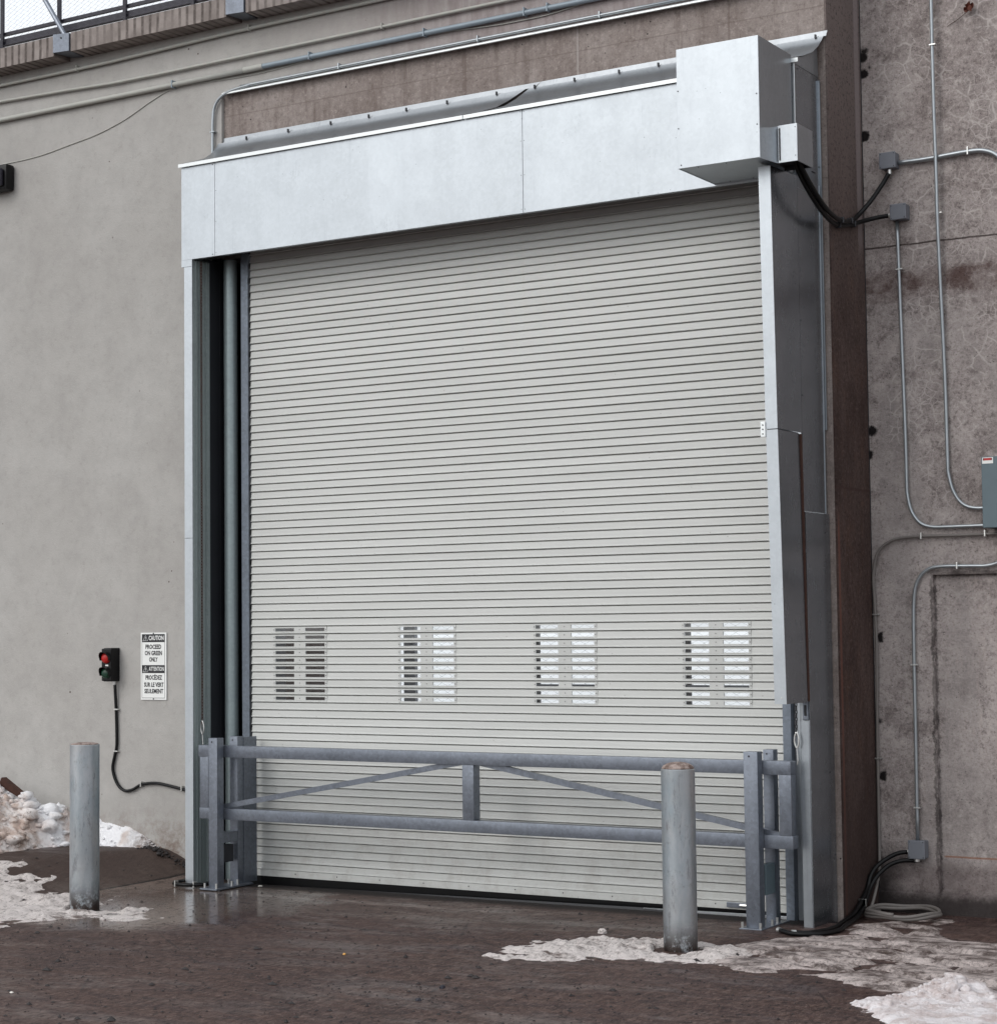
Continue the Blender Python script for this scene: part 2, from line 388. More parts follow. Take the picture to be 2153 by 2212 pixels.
M['redink'] = simple('red_ink', (.45, .03, .03), .5, 0, .1, 8)
M['zinc'] = simple('zinc_fitting', (.62, .62, .60), .3, .8, .1, 30)
M['rust'] = simple('rusty_steel', (.055, .022, .014), .85, .1, .5, 25)
M['bolt'] = simple('dark_bolt', (.05, .05, .055), .5, .5, .2, 30)
M['trim'] = simple('bright_drip_edge', (.74, .77, .77), .4, .4, .06, 6)
M['darksteel'] = simple('dark_painted_steel', (.018, .016, .028), .5, .1, .2, 8)
M['wire'] = simple('fence_wire', (.10, .10, .105), .5, .4, .1, 10)
M['snow'] = mat_snow('fresh_snow', (.84, .80, .81), (.60, .51, .49), .45)
M['dsnow'] = mat_snow('dirty_snow', (.78, .73, .71), (.34, .24, .19), .75)
def mat_slush(name, white, dirt, lo, hi):
    T = NT(name)
    n = T.noise(3.6, 10, .82, vec=T.scale((1, 2.1, 1))); m = T.noise(36, 6, .88, vec=T.scale((1, .4, 1)))
    v = T.math('ADD', n, T.math('MULTIPLY', T.math('SUBTRACT', m, .5), .16))
    c = T.mix(T.ramp(v, lo, hi), dirt, white)
    c = T.mix(T.ramp(m, .40, .47, .6, 0), c, tuple(q * .8 for q in dirt))
    T.bump(T.math('ADD', m, T.noise(70, 4, .8)), 1.0, .018)
    return T.set(c, T.ramp(v, lo, hi, .35, .7), 0, .35)
M['slush'] = mat_slush('streaky_slush', (.70, .61, .58), (.11, .078, .068), .40, .60)
M['slushw'] = mat_slush('pale_streaky_slush', (.84, .77, .74), (.16, .115, .10), .34, .50)
M['slush_old'] = mat_snow('brown_slush', (.74, .66, .63), (.27, .20, .18), .9)
M['yardsnow'] = mat_snow('added_gap_snow', (.86, .87, .88), (.78, .78, .78), .1)
M['yardwall'] = simple('yard_brickwork', (.17, .125, .115), .9, 0, .6, 35)
M['grit'] = simple('dark_grit', (.018, .014, .014), .7, 0, .4, 40)
M['leaf'] = simple('dead_leaf', (.11, .028, .015), .7, 0, .6, 60)
M['paper'] = simple('paper_scrap', (.75, .72, .66), .7, 0, .1, 40)
M['orange'] = simple('orange_peel', (.70, .38, .10), .6, 0, .2, 40)
M['stub'] = simple('rock', (.02, .02, .03), .6, 0, .4, 40)
M['greyhose'] = simple('grey_flexible_conduit', (.16, .145, .135), .5, 0, .15, 20)
Tg = NT('vision_pane')
Tg.b.inputs['Transmission Weight'].default_value = 1.0
Tg.b.inputs['IOR'].default_value = 1.01
Tg.set((.97, .98, .98), .02, 0)
gl = Tg.n('ShaderNodeBsdfGlossy'); gl.inputs['Roughness'].default_value = .05
tr = Tg.n('ShaderNodeBsdfTransparent'); tr.inputs['Color'].default_value = (.94, .95, .95, 1)
mx = Tg.n('ShaderNodeMixShader'); mx.inputs[0].default_value = .06
Tg.l(tr.outputs[0], mx.inputs[1]); Tg.l(gl.outputs[0], mx.inputs[2])
Tg.l(mx.outputs[0], Tg.t.nodes['Material Output'].inputs['Surface'])
M['pane'] = Tg.m

# ------------------------------------------------------------------ mesh helpers
class MB:
    def __init__(s): s.v = []; s.f = []
    def add(s, v, f):
        o = len(s.v); s.v += [tuple(p) for p in v]; s.f += [tuple(i + o for i in q) for q in f]; return s
    def box(s, x0, x1, y0, y1, z0, z1, bev=0.0):
        if bev <= 0:
            v = [(x0, y0, z0), (x1, y0, z0), (x1, y1, z0), (x0, y1, z0), (x0, y0, z1), (x1, y0, z1), (x1, y1, z1), (x0, y1, z1)]
            f = [(0, 3, 2, 1), (4, 5, 6, 7), (0, 1, 5, 4), (1, 2, 6, 5), (2, 3, 7, 6), (3, 0, 4, 7)]
            return s.add(v, f)
        bm = bmesh.new(); bmesh.ops.create_cube(bm, size=1)
        for q in bm.verts:
            q.co = ((x0 + x1) / 2 + q.co.x * (x1 - x0), (y0 + y1) / 2 + q.co.y * (y1 - y0), (z0 + z1) / 2 + q.co.z * (z1 - z0))
        bmesh.ops.bevel(bm, geom=bm.edges[:], offset=bev, segments=2, affect='EDGES', profile=.6)
        bm.verts.index_update()
        s.add([q.co[:] for q in bm.verts], [[w.index for w in f.verts] for f in bm.faces]); bm.free(); return s
    def hexa(s, p):   # 8 points: bottom 4 ccw, top 4 ccw
        return s.add(p, [(0, 3, 2, 1), (4, 5, 6, 7), (0, 1, 5, 4), (1, 2, 6, 5), (2, 3, 7, 6), (3, 0, 4, 7)])
    def tube(s, pts, r, n=8, cap=True, rf=None):
        P = [Vector(p) for p in pts]; rings = []; up = None
        for i, p in enumerate(P):
            t = (P[min(i + 1, len(P) - 1)] - P[max(i - 1, 0)]).normalized()
            if up is None:
                a = Vector((0, 0, 1)) if abs(t.z) < .9 else Vector((1, 0, 0))
                up = t.cross(a).normalized()
            up = (up - t * up.dot(t)).normalized(); b = t.cross(up)
            rr = r if rf is None else r * rf(i)
            rings.append([p + (up * math.cos(2 * math.pi * k / n) + b * math.sin(2 * math.pi * k / n)) * rr for k in range(n)])
        v = [q for rg in rings for q in rg]; f = []
        for i in range(len(P) - 1):
            for k in range(n):
                f.append((i * n + k, i * n + (k + 1) % n, (i + 1) * n + (k + 1) % n, (i + 1) * n + k))
        if cap: f.append(tuple(range(n - 1, -1, -1))); f.append(tuple((len(P) - 1) * n + k for k in range(n)))
        return s.add(v, f)
    def lathe(s, cx, cy, prof, n=32):
        v = []; f = []
        for r, z in prof:
            for k in range(n):
                a = 2 * math.pi * k / n; v.append((cx + r * math.cos(a), cy + r * math.sin(a), z))
        for i in range(len(prof) - 1):
            for k in range(n): f.append((i * n + k, i * n + (k + 1) % n, (i + 1) * n + (k + 1) % n, (i + 1) * n + k))
        f.append(tuple(range(n - 1, -1, -1))); f.append(tuple((len(prof) - 1) * n + k for k in range(n)))
        return s.add(v, f)
    def extrude_x(s, prof, x0, x1, dx0=None, dx1=None):   # prof list (y,z), open sheet
        n = len(prof); a = [(x0 + (dx0[i] if dx0 else 0), y, z) for i, (y, z) in enumerate(prof)]
        b = [(x1 + (dx1[i] if dx1 else 0), y, z) for i, (y, z) in enumerate(prof)]
        return s.add(a + b, [(i, n + i, n + i + 1, i + 1) for i in range(n - 1)])
    def disc(s, c, nrm, r, h, n=10):
        c = Vector(c); nrm = Vector(nrm).normalized()
        return s.tube([c, c + nrm * h], r, n)

def smooth_path(pts, sub=6):
    P = [Vector(p) for p in pts]; out = []
    Q = [P[0] * 2 - P[1]] + P + [P[-1] * 2 - P[-2]]
    for i in range(1, len(Q) - 2):
        for k in range(sub):
            t = k / sub; a, b, c, d = Q[i - 1], Q[i], Q[i + 1], Q[i + 2]
            out.append(.5 * ((2 * b) + (c - a) * t + (2 * a - 5 * b + 4 * c - d) * t * t + (3 * b - 3 * c + d - a) * t ** 3))
    out.append(P[-1]); return out

def tag(o, label=None, cat=None, group=None, kind=None):
    if label: o['label'] = label
    if cat: o['category'] = cat
    if group: o['group'] = group
    if kind: o['kind'] = kind
    return o
def world_loc(o):
    p = Vector(o.location)
    while o.parent: o = o.parent; p += Vector(o.location)
    return p
def mk(name, mb, mat, parent=None, smooth=False, base=None, **kw):
    v = np.array([tuple(p) for p in mb.v], dtype=float)
    if base is None:
        lo, hi = v.min(0), v.max(0); base = ((lo[0] + hi[0]) / 2, (lo[1] + hi[1]) / 2, lo[2])
    v = v - np.array(base)
    me = bpy.data.meshes.new(name)
    me.from_pydata([tuple(p) for p in v], [], mb.f)
    me.materials.append(M[mat] if isinstance(mat, str) else mat)
    if smooth:
        me.polygons.foreach_set('use_smooth', [True] * len(me.polygons))
        if smooth == 'auto':
            try: me.set_sharp_from_angle(angle=math.radians(35))
            except Exception: pass
    me.update()
    o = bpy.data.objects.new(name, me); COL.objects.link(o)
    if parent is not None:
        o.parent = parent; o.location = Vector(base) - world_loc(parent)
    else: o.location = base
    return tag(o, **kw)
def empty(name, loc, label, cat, group=None):
    o = bpy.data.objects.new(name, None); o.empty_display_size = .1; COL.objects.link(o); o.location = loc
    return tag(o, label, cat, group)
def copy_child(src, parent, dloc):
    c = src.copy(); COL.objects.link(c); c.parent = parent; c.location = Vector(src.location) + Vector(dloc)
    return c
def text_mesh(txt, size, cx, cz, y, parent, mat='ink', width=.1, bold=.0, name='lettering'):
    cu = bpy.data.curves.new('t', 'FONT'); cu.body = txt; cu.size = size; cu.align_x = 'CENTER'; cu.align_y = 'CENTER'
    cu.offset = bold; cu.extrude = .0004; cu.resolution_u = 2
    to = bpy.data.objects.new('t', cu); COL.objects.link(to)
    dg = bpy.context.evaluated_depsgraph_get()
    me = bpy.data.meshes.new_from_object(to.evaluated_get(dg))
    bpy.data.objects.remove(to); bpy.data.curves.remove(cu)
    xs_ = [v.co.x for v in me.vertices]; sx = width / (max(xs_) - min(xs_)); x0_ = (max(xs_) + min(xs_)) / 2
    for v in me.vertices: v.co.x -= x0_
    for v in me.vertices: v.co = (v.co.x * sx, -v.co.z, v.co.y)
    me.materials.clear(); me.materials.append(M[mat]); me.name = name
    o = bpy.data.objects.new(name, me); COL.objects.link(o); o.parent = parent
    o.location = Vector((cx, y, cz)) - world_loc(parent)
    return o

# ------------------------------------------------------------------ ground
def gz(x, y):
    """height of the paving"""
    z = -.108 + .005 * np.clip(x, -4, 8)
    yy = np.minimum(y, 0.0)
    t = np.clip((-.36 + .42 * yy - x) / (.60 - .2 * yy), 0, 1); t = t + .35 * (t * t * (3 - 2 * t) - t)
    fade = np.clip((yy + 2.8) / 2.0, 0, 1)
    z = z - .018 * np.clip((y + .10) / .08, 0, 1) * (x > -.2)
    return z + .225 * t * fade

def grid_mesh(xs, ys, zf):
    X, Y = np.meshgrid(xs, ys); Z = zf(X, Y)
    nx, ny = len(xs), len(ys)
    v = np.stack([X.ravel(), Y.ravel(), Z.ravel()], 1)
    i = np.arange(nx * ny).reshape(ny, nx)
    f = np.stack([i[:-1, :-1].ravel(), i[:-1, 1:].ravel(), i[1:, 1:].ravel(), i[1:, :-1].ravel()], 1)
    m = MB(); m.v = [tuple(p) for p in v.tolist()]; m.f = [tuple(q) for q in f.tolist()]
    return m
gxs = np.concatenate([[-300, -80, -30, -12, -6], np.arange(-4, 9.01, .1), [12, 20, 50, 120, 300]])
gys = np.concatenate([[-300, -80, -30, -15, -9], np.arange(-6, -.35, .1), np.arange(-.34, .2, .02), np.arange(.2, .801, .1)])
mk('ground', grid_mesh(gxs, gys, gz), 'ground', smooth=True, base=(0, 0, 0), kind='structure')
mk('yard_ground', MB().box(-300, 300, .78, 600, -.6, -.092), 'yardsnow', base=(0, 0, 0), kind='structure')

# value noise for heights
def vnoise(x, y, s, seed):
    r = np.random.default_rng(seed); T = r.random((128, 128))
    x = x * s + 40; y = y * s + 40
    xi = np.floor(x).astype(int); yi = np.floor(y).astype(int); fx = x - xi; fy = y - yi
    fx = fx * fx * (3 - 2 * fx); fy = fy * fy * (3 - 2 * fy)
    g = lambda a, b: T[a % 128, b % 128]
    return (g(xi, yi) * (1 - fx) + g(xi + 1, yi) * fx) * (1 - fy) + (g(xi, yi + 1) * (1 - fx) + g(xi + 1, yi + 1) * fx) * fy
def fbm(x, y, s, seed, o=4, ax=1.0):
    t = 0; a = 1; w = 0
    for k in range(o):
        t = t + a * vnoise(x * ax, y, s * 2 ** k, seed + k); w += a; a *= .55
    return t / w
def sdist(X, Y, poly):
    """signed distance, positive inside"""
    P = np.array(poly, float); d = np.full(X.shape, 1e9); ins = np.zeros(X.shape, bool)
    n = len(P)
    for i in range(n):
        a, b = P[i], P[(i + 1) % n]; e = b - a
        wx, wy = X - a[0], Y - a[1]; t = np.clip((wx * e[0] + wy * e[1]) / (e @ e), 0, 1)
        d = np.minimum(d, np.hypot(wx - t * e[0], wy - t * e[1]))
        c = ((a[1] > Y) != (b[1] > Y)) & (X < (b[0] - a[0]) * (Y - a[1]) / (b[1] - a[1] + 1e-12) + a[0])
        ins ^= c
    return np.where(ins, d, -d)
def height_patch(name, poly, hf, mat, step, label, cat, ragged=.12, rs=5, extra=.25, seed=3):
    P = np.array(poly); x0, y0 = P.min(0) - extra; x1, y1 = P.max(0) + extra
    xs = np.arange(x0, x1, step); ys = np.arange(y0, min(y1, .75), step)
    X, Y = np.meshgrid(xs, ys)
    D = sdist(X, Y, poly) + (fbm(X, Y, rs, seed, 5) - .5) * ragged * 2
    H = hf(X, Y, D)
    G = gz(X, Y)
    Z = G + H
    keep = H > -.012
    nx, ny = len(xs), len(ys); idx = np.arange(nx * ny).reshape(ny, nx)
    q = keep[:-1, :-1] | keep[:-1, 1:] | keep[1:, 1:] | keep[1:, :-1]
    f = np.stack([idx[:-1, :-1][q], idx[:-1, 1:][q], idx[1:, 1:][q], idx[1:, :-1][q]], 1)
    used = np.unique(f); rm = -np.ones(nx * ny, int); rm[used] = np.arange(len(used))
    v = np.stack([X.ravel(), Y.ravel(), np.maximum(Z, G - .03).ravel()], 1)[used]
    m = MB(); m.v = [tuple(p) for p in v.tolist()]; m.f = [tuple(p) for p in rm[f].tolist()]
    return mk(name, m, mat, smooth=True, label=label, cat=cat, kind='stuff')

# ------------------------------------------------------------------ walls
PW, CW, RW, RX = .05, .08, .72, 4.965     # plaster face, concrete face, right wall face, corner
w = MB()
w.box(-14, -.318, PW, .45, -.6, 7.0); w.box(-.318, RX + .0, PW, .45, 6.315, 7.0)
mk('plaster_wall', w, 'plaster', base=(-4, .25, -.6), label='pale grey painted plaster wall left of the door and high above it', cat='wall')
w = MB()
w.box(-.3165, RX, CW, .44, 4.93, 6.313)       # lintel over the opening
w.box(4.70, RX, CW, .72, -.6, 4.928)         # right pier
w.box(4.70, RX - .002, .445, .72, 4.93, 7.0)
dw = mk('concrete_door_surround', w, 'brown', base=(4.8, .2, -.6), label='bare brown concrete around the rolling door with a shaded return at its right', cat='wall')
T = NT('shaded_return_concrete')  # dark copy of the brown concrete, its side-facing shade in the colour
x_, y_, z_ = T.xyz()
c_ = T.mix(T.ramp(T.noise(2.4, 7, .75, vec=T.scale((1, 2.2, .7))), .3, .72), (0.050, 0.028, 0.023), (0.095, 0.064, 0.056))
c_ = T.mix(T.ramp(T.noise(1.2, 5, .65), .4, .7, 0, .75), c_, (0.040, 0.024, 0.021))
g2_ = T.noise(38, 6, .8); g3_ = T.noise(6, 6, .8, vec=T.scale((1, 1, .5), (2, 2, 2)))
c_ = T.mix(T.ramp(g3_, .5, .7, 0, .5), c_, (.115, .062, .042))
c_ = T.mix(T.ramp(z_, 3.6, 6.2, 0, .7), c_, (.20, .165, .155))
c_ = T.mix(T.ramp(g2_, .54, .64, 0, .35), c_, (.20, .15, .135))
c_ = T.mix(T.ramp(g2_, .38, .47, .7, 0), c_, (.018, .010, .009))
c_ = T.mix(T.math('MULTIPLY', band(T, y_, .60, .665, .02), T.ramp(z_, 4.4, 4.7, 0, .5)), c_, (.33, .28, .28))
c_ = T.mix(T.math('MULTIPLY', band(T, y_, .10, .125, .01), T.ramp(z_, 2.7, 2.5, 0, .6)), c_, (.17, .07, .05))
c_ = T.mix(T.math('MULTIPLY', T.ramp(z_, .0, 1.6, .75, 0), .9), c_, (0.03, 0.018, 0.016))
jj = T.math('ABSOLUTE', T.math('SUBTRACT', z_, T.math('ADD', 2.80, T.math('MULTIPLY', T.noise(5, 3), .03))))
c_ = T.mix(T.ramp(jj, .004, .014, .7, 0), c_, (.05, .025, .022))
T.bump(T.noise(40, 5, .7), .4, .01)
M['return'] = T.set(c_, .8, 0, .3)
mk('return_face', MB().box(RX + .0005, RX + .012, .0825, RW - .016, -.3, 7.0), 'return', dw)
mk('expansion_joint', MB().box(RX - .02, RX + .011, RW - .0155, RW + .03, -.3, 7.05), 'cavity', dw)

w = MB()      # right wall with a sunk panel
px0, pz0, pz1, pd = 5.413, .02, 2.218, .045
w.box(RX + .0125, px0, RW, 1.3, -.6, 7.6); w.box(px0, 14, RW, 1.3, pz1, 7.6)
w.box(px0, 14, RW + pd, 1.3, -.6, pz1)
w.hexa([(RX + .0125, RW - .10, -.4), (14, RW - .10, -.4), (14, RW + .1, -.4), (RX + .0125, RW + .1, -.4),
        (RX + .0125, RW - .015, .03), (14, RW - .015, .03), (14, RW + .1, .10), (RX + .0125, RW + .1, .10)])
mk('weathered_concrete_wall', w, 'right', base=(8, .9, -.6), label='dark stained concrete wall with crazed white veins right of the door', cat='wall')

# deck edge above
deck = empty('roof_deck', (1, .1, 6.87), 'streaked concrete deck edge running along the top of the wall', 'roof deck')
segs = [(-14, -2.01), (-1.815, -.10), (.10, 4.9)]
for i, (a, b) in enumerate(segs):
    mk('deck_edge', MB().box(a, b, -.15, .6, 6.872 if i else 6.86, 7.035), 'lip', deck)
mk('deck_slab', MB().box(-14, 4.9, .05, .62, 6.99, 7.034), 'lip', deck)
for i, bx in enumerate((-1.913, 0.0)):
    br = empty('fence_bracket', (bx, -.16, 6.86), ['grey steel bracket and brace at the left under the mesh fence', 'grey steel bracket on the deck edge above the flashing'][i], 'bracket', 'fence brackets on the deck edge')
    m = MB().hexa([(bx - .095, -.165, 6.885), (bx + .09, -.165, 6.875), (bx + .06, .06, 6.875), (bx - .06, .06, 6.885),
                   (bx - .095, -.165, 7.045), (bx + .09, -.165, 7.03), (bx + .09, .06, 7.03), (bx - .095, .06, 7.045)])
    mk('bracket_box', m, 'hdg', br)
    mk('brace', MB().tube([(bx + .04, -.14, 7.0), (bx - .62, -.14, 7.98)], .021, 10), 'hdg', br, smooth='auto')
    mk('bolt', MB().disc((bx, -.166, 7.0), (0, -1, 0), .007, .006), 'bolt', br)

def chainlink(x0, x1, z0, z1, y, cell, r, wave=.004):
    """woven diamonds: neighbouring zig-zag wires hook round each other"""
    m = MB(); n = int((x1 - x0) / cell); k = int((z1 - z0) / (cell)) + 1
    for i in range(n):
        cx = x0 + i * cell; s = 1 if i % 2 else -1
        pts = []
        for j in range(k * 2):
            zz = z0 + j * cell / 2
            pts.append((cx + (s * cell * .52 if j % 2 == 0 else -s * cell * .52), y + (wave if j % 2 == 0 else -wave), zz))
        m.tube(pts, r, 3, cap=False)
    return m
fn = empty('mesh_fence', (-1, 0, 7.03), 'chain-link fence with dark rails on top of the deck against the white sky', 'fence')
mk('chain_link', chainlink(-3.6, .9, 7.03, 8.3, -.06, .040, .0011), 'wire', fn, kind='stuff')
mk('toe_rail', MB().box(-14, 4.8, -.02, .02, 7.108, 7.166), 'darksteel', fn)
mk('mid_rail', MB().box(-14, 4.8, -.015, .015, 7.198, 7.226), 'darksteel', fn)
mk('top_rail', MB().box(-14, 4.8, -.015, .015, 8.10, 8.14), 'darksteel', fn)
for fx in (-2.75, -2.06, -1.30, -.55, .2):
    mk('post', MB().box(fx - .017, fx + .017, -.045, -.022, 7.0, 8.14), 'darksteel', fn)

# flashing over the brown concrete
fl = empty('drip_flashing', (2, .04, 6.30), 'thin bright metal drip flashing above the bare brown concrete', 'flashing')
for a, b in ((-.29, 1.0), (1.003, 2.70), (2.703, 4.962)):
    mk('flashing_strip', MB().hexa([(a, .018, 6.296), (b, .018, 6.296), (b, .05, 6.300), (a, .05, 6.300), (a, .018, 6.308), (b, .018, 6.308), (b, .05, 6.326), (a, .05, 6.326)]), 'trim', fl)

# ------------------------------------------------------------------ rolling door curtain
SW, P = 4.625, .06
door = empty('rolling_door', (2.3, 0, -.1), 'closed cream rolling shutter door of narrow slats with four columns of small windows', 'rolling door')
prof = [(.018, .0600), (.016, .0572), (.0032, .0535), (-.0005, .043), (-.0022, .030), (-.0030, .018), (-.0045, .0095), (-.0082, .0060), (-.0098, .0036), (-.0090, .0018), (.018, -.0030)]
def slat_mesh(holes):
    xs = [.018]
    for a, b in holes: xs += [a, b]
    xs.append(SW)
    m = MB(); n = len(prof)
    for i in range(len(xs) - 1):
        hole = i % 2 == 1
        for k in range(n - 1):
            if hole and k in (3, 4): continue
            a, b = xs[i], xs[i + 1]
            (y0, z0), (y1, z1) = prof[k], prof[k + 1]
            m.add([(a, y0, z0), (a, y1, z1), (b, y1, z1), (b, y0, z0)], [(0, 1, 2, 3)])
    return m
colx = [.24, 1.44, 2.64, 3.845]; WIN = ((.018, .206), (.315, .505))
holes = [(c + a, c + b) for c in colx for a, b in WIN]
slat0 = mk('slat', slat_mesh([]), 'curtain', door, smooth='auto', base=(0, 0, 0))
slat_v = None; frame0 = None; panes0 = []
slat0.location = Vector((0, 0, 0)) - world_loc(door)
lock0 = None
for k in range(0, 84):
    if 22 <= k <= 31:
        if slat_v is None:
            slat_v = s = mk('slat', slat_mesh(holes), 'curtain', door, smooth='auto', base=(0, 0, 0))
            zb = 0
            # plate with two openings, made of bars around them
            m = MB(); y0, y1 = -.0062, .004; zl, zh, wl, wh = .0105, .0515, .018, .043
            xs = [0, WIN[0][0], WIN[0][1], WIN[1][0], WIN[1][1], .525]
            m.box(0, .525, y0, y1, zl, wl); m.box(0, .525, y0, y1, wh, zh)
            for a, b in ((0, WIN[0][0]), (WIN[0][1], WIN[1][0]), (WIN[1][1], .525)): m.box(a, b, y0, y1, wl, wh)
            fr = mk('vision_frame', m, 'curtain', None, base=(0, 0, 0))
            bo = MB()
            for bx in (.008, .26, .517): bo.disc((bx, y0, .031), (0, -1, 0), .0035, .002, 6)
            bl = mk('rivet', bo, 'bolt', None, base=(0, 0, 0))
            pn = mk('pane', MB().box(WIN[0][0], WIN[0][1], .001, .003, wl, wh), 'pane', None, base=(0, 0, 0))
            pn2 = mk('pane', MB().box(WIN[1][0], WIN[1][1], .001, .003, wl, wh), 'pane', None, base=(0, 0, 0))
            first = True
        else:
            s = slat_v.copy(); COL.objects.link(s); first = False
        for ci, cxx in enumerate(colx):
            for src in (fr, bl, pn, pn2):
                if first and ci == 0: o = src
                else: o = src.copy(); COL.objects.link(o)
                o.parent = s; o.location = (cxx, 0, 0)
    elif k == 0: s = slat0
    else: s = slat0.copy(); COL.objects.link(s)
    s.parent = door
    s.location = Vector((0, random.uniform(-.0008, .0008), k * P + random.uniform(-.0003, .0003))) - world_loc(door)
    s.rotation_euler = (random.uniform(-.006, .006), random.uniform(-.00012, .00012), 0)
    if k % 2 == 0:
        if lock0 is None:
            lock0 = mk('end_lock', MB().box(.0095, .0175, -.013, .012, .012, .055, .002), 'black', None, base=(0, 0, 0)); o = lock0
        else: o = lock0.copy(); COL.objects.link(o)
        o.parent = s; o.location = (0, 0, 0)
m = MB().box(.012, SW, -.012, .02, -.052, -.0015, .002)
bb = mk('bottom_bar', m, 'curtain', door)
for k in range(12):
    mk('bolt', MB().disc((.05 + .402 * k, -.012, -.022), (0, -1, 0), .0045, .003, 8), 'bolt', bb)
lt = MB().box(4.16, 4.33, -.030, -.0125, -.038, -.004, .003); mk('latch', lt, 'hdg', bb)
mk('latch_knob', MB().tube([(4.27, -.045, -.018), (4.36, -.045, -.018)], .012, 8), 'zinc', bb)
mk('weather_seal', MB().hexa([(.012, -.006, -.122), (SW, -.006, -.074), (SW, .018, -.074), (.012, .018, -.122),
                              (.012, -.010, -.0525), (SW, -.010, -.0525), (SW, .018, -.0525), (.012, .018, -.0525)]), 'black', door)
for a, b, base in ((-.062, .008, -.115), (4.60, 4.66, -.10)):
    m = MB(); m.box(a, b, -.026, -.018, base, 4.95, .001)
    if a < 1: m.box(a, a + .008, -.0175, CW, base, 4.95)
    else: m.box(b - .008, b, -.0175, CW - .002, base, 4.95)
    mk('guide_rail', m, 'guide', door)
mk('light_stop_plate', MB().box(-.06, 4.66, -.0, .079, 5.045, 5.09), 'cavity', door)  # unseen plate added to stop light leaking over the curtain
# inner faces of the opening; dark back plate added to shut out yard light
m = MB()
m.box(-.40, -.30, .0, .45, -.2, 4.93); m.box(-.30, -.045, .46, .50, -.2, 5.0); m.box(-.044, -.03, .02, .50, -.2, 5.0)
mk('jamb_pocket_with_light_stop', m, 'cavity', door)

# ------------------------------------------------------------------ door housing
FY = -.345
hs = empty('door_housing', (2.3, -.2, -.1), 'galvanised sheet metal hood and side posts framing the rolling door', 'door housing')
fas = []
for a, b in ((-.412, -.0665), (-.0635, 2.7985), (2.8015, 4.909)):
    m = MB().box(a, b, FY, FY + .012, 4.873, 5.637, .0015)
    if a < -.4: m.box(a, -.3035, FY, FY + .0115, 4.818, 4.8728)
    fp = mk('fascia_panel', m, 'sheet', hs); fas.append(fp)
    xs = [a + .012, b - .012]
    for xx in ([b - .02] if a < -.4 else xs):
        for zz in (4.90, 5.15, 5.40, 5.615) if a > -.4 else (4.89, 5.615):
            mk('rivet', MB().disc((xx, FY, zz), (0, -1, 0), .0045 if a < -.4 else .0028, .002, 6), 'bolt', fp)
mk('fascia_return', MB().box(-.40, 4.92, FY + .014, FY + .05, 4.876, 4.882), 'sheet2', hs)
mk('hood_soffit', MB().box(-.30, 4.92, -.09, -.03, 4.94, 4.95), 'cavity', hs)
# sloping cap, two lengths
cp = [(-.360, 5.628), (-.362, 5.655), (-.345, 5.668), (-.22, 5.707), (-.08, 5.762), (.0, 5.822), (.035, 5.868), (.048, 5.902), (.066, 5.906), (.068, 5.944)]
def cap(x0, x1, l, r):
    n = len(cp); m = MB(); m.extrude_x(cp, x0, x1, [l * i / (n - 1) for i in range(n)], [r * max(0, (i - 2)) / (n - 3) for i in range(n)])
    return m
c1 = mk('cap_sheet', cap(-.425, 2.299, .09, .42), 'capsheet', hs, smooth='auto')
c2 = mk('cap_sheet', cap(2.303, 4.915, .42, .075), 'capsheet', hs, smooth='auto')
mk('cap_edge', MB().box(-.428, 2.30, -.366, -.3625, 5.629, 5.657), 'trim', hs)
mk('cap_edge', MB().box(2.306, 4.95, -.366, -.3625, 5.629, 5.657), 'trim', hs)
for bx in (-.053, .375, .80, 1.17, 1.526, 1.903, 2.348, 2.68, 3.02, 3.391, 3.71, 4.09, 4.50, 4.913):
    mk('cap_anchor', MB().box(bx - .006, bx + .006, .034, .050, 5.893, 5.920, .002), 'bolt', hs)
# left side: flange, plate, track details
fgl = []
for z0, z1 in ((-.112, 2.628), (2.631, 4.817)):
    mk('front_flange', MB().box(-.387, -.305, -.342, -.334, z0, z1, .001), 'sheet', hs)
m = MB(); m.box(-.387, -.379, -.3335, PW - .001, -.112, 5.63); m.box(-.3125, -.305, -.3335, -.13, -.112, 4.87)
m.box(-.304, -.296, -.265, -.255, -.1, 4.87); m.box(-.304, -.296, -.300, -.294, -.1, 4.87)
m.box(-.304, -.285, -.185, -.150, -.1, 4.87); m.box(-.304, -.300, -.232, -.205, -.1, 4.87)
mk('side_plate', m, 'inner', hs)
mk('pocket_shade_sheet', MB().box(-.3125, -.3055, -.1295, .4, -.112, 4.90), 'cavity', hs)  # black sheet paints the slot's deep shade onto the plate
mk('torque_tube', MB().tube([(-.190, .0, -.1), (-.190, .0, 4.9)], .055, 20), 'tube', hs, smooth='auto')
# right side panels
def sidepanel(z0, z1, top=None):
    x0, x1 = (4.922, 4.930) if z0 < 2 else (4.910, 4.918)
    if top is None: return MB().box(x0, x1, -.343, .064, z0, z1)
    pts = [(-.343, z0), (.064, z0)] + [(y, z - .006) for y, z in reversed(cp[2:8])]
    m = MB(); n = len(pts)
    m.add([(x0, y, z) for y, z in pts] + [(x1, y, z) for y, z in pts], [tuple(range(n - 1, -1, -1)), tuple(n + i for i in range(n))] + [(i, (i + 1) % n, n + (i + 1) % n, n + i) for i in range(n)])
    return m
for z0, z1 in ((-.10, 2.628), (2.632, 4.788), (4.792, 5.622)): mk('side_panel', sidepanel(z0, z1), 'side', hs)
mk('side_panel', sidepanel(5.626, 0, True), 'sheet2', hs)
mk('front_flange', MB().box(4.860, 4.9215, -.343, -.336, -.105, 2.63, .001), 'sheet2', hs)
mk('back_flange', MB().box(4.9185, 4.931, .052, .0625, 3.2, 5.60), 'sheet2', hs)
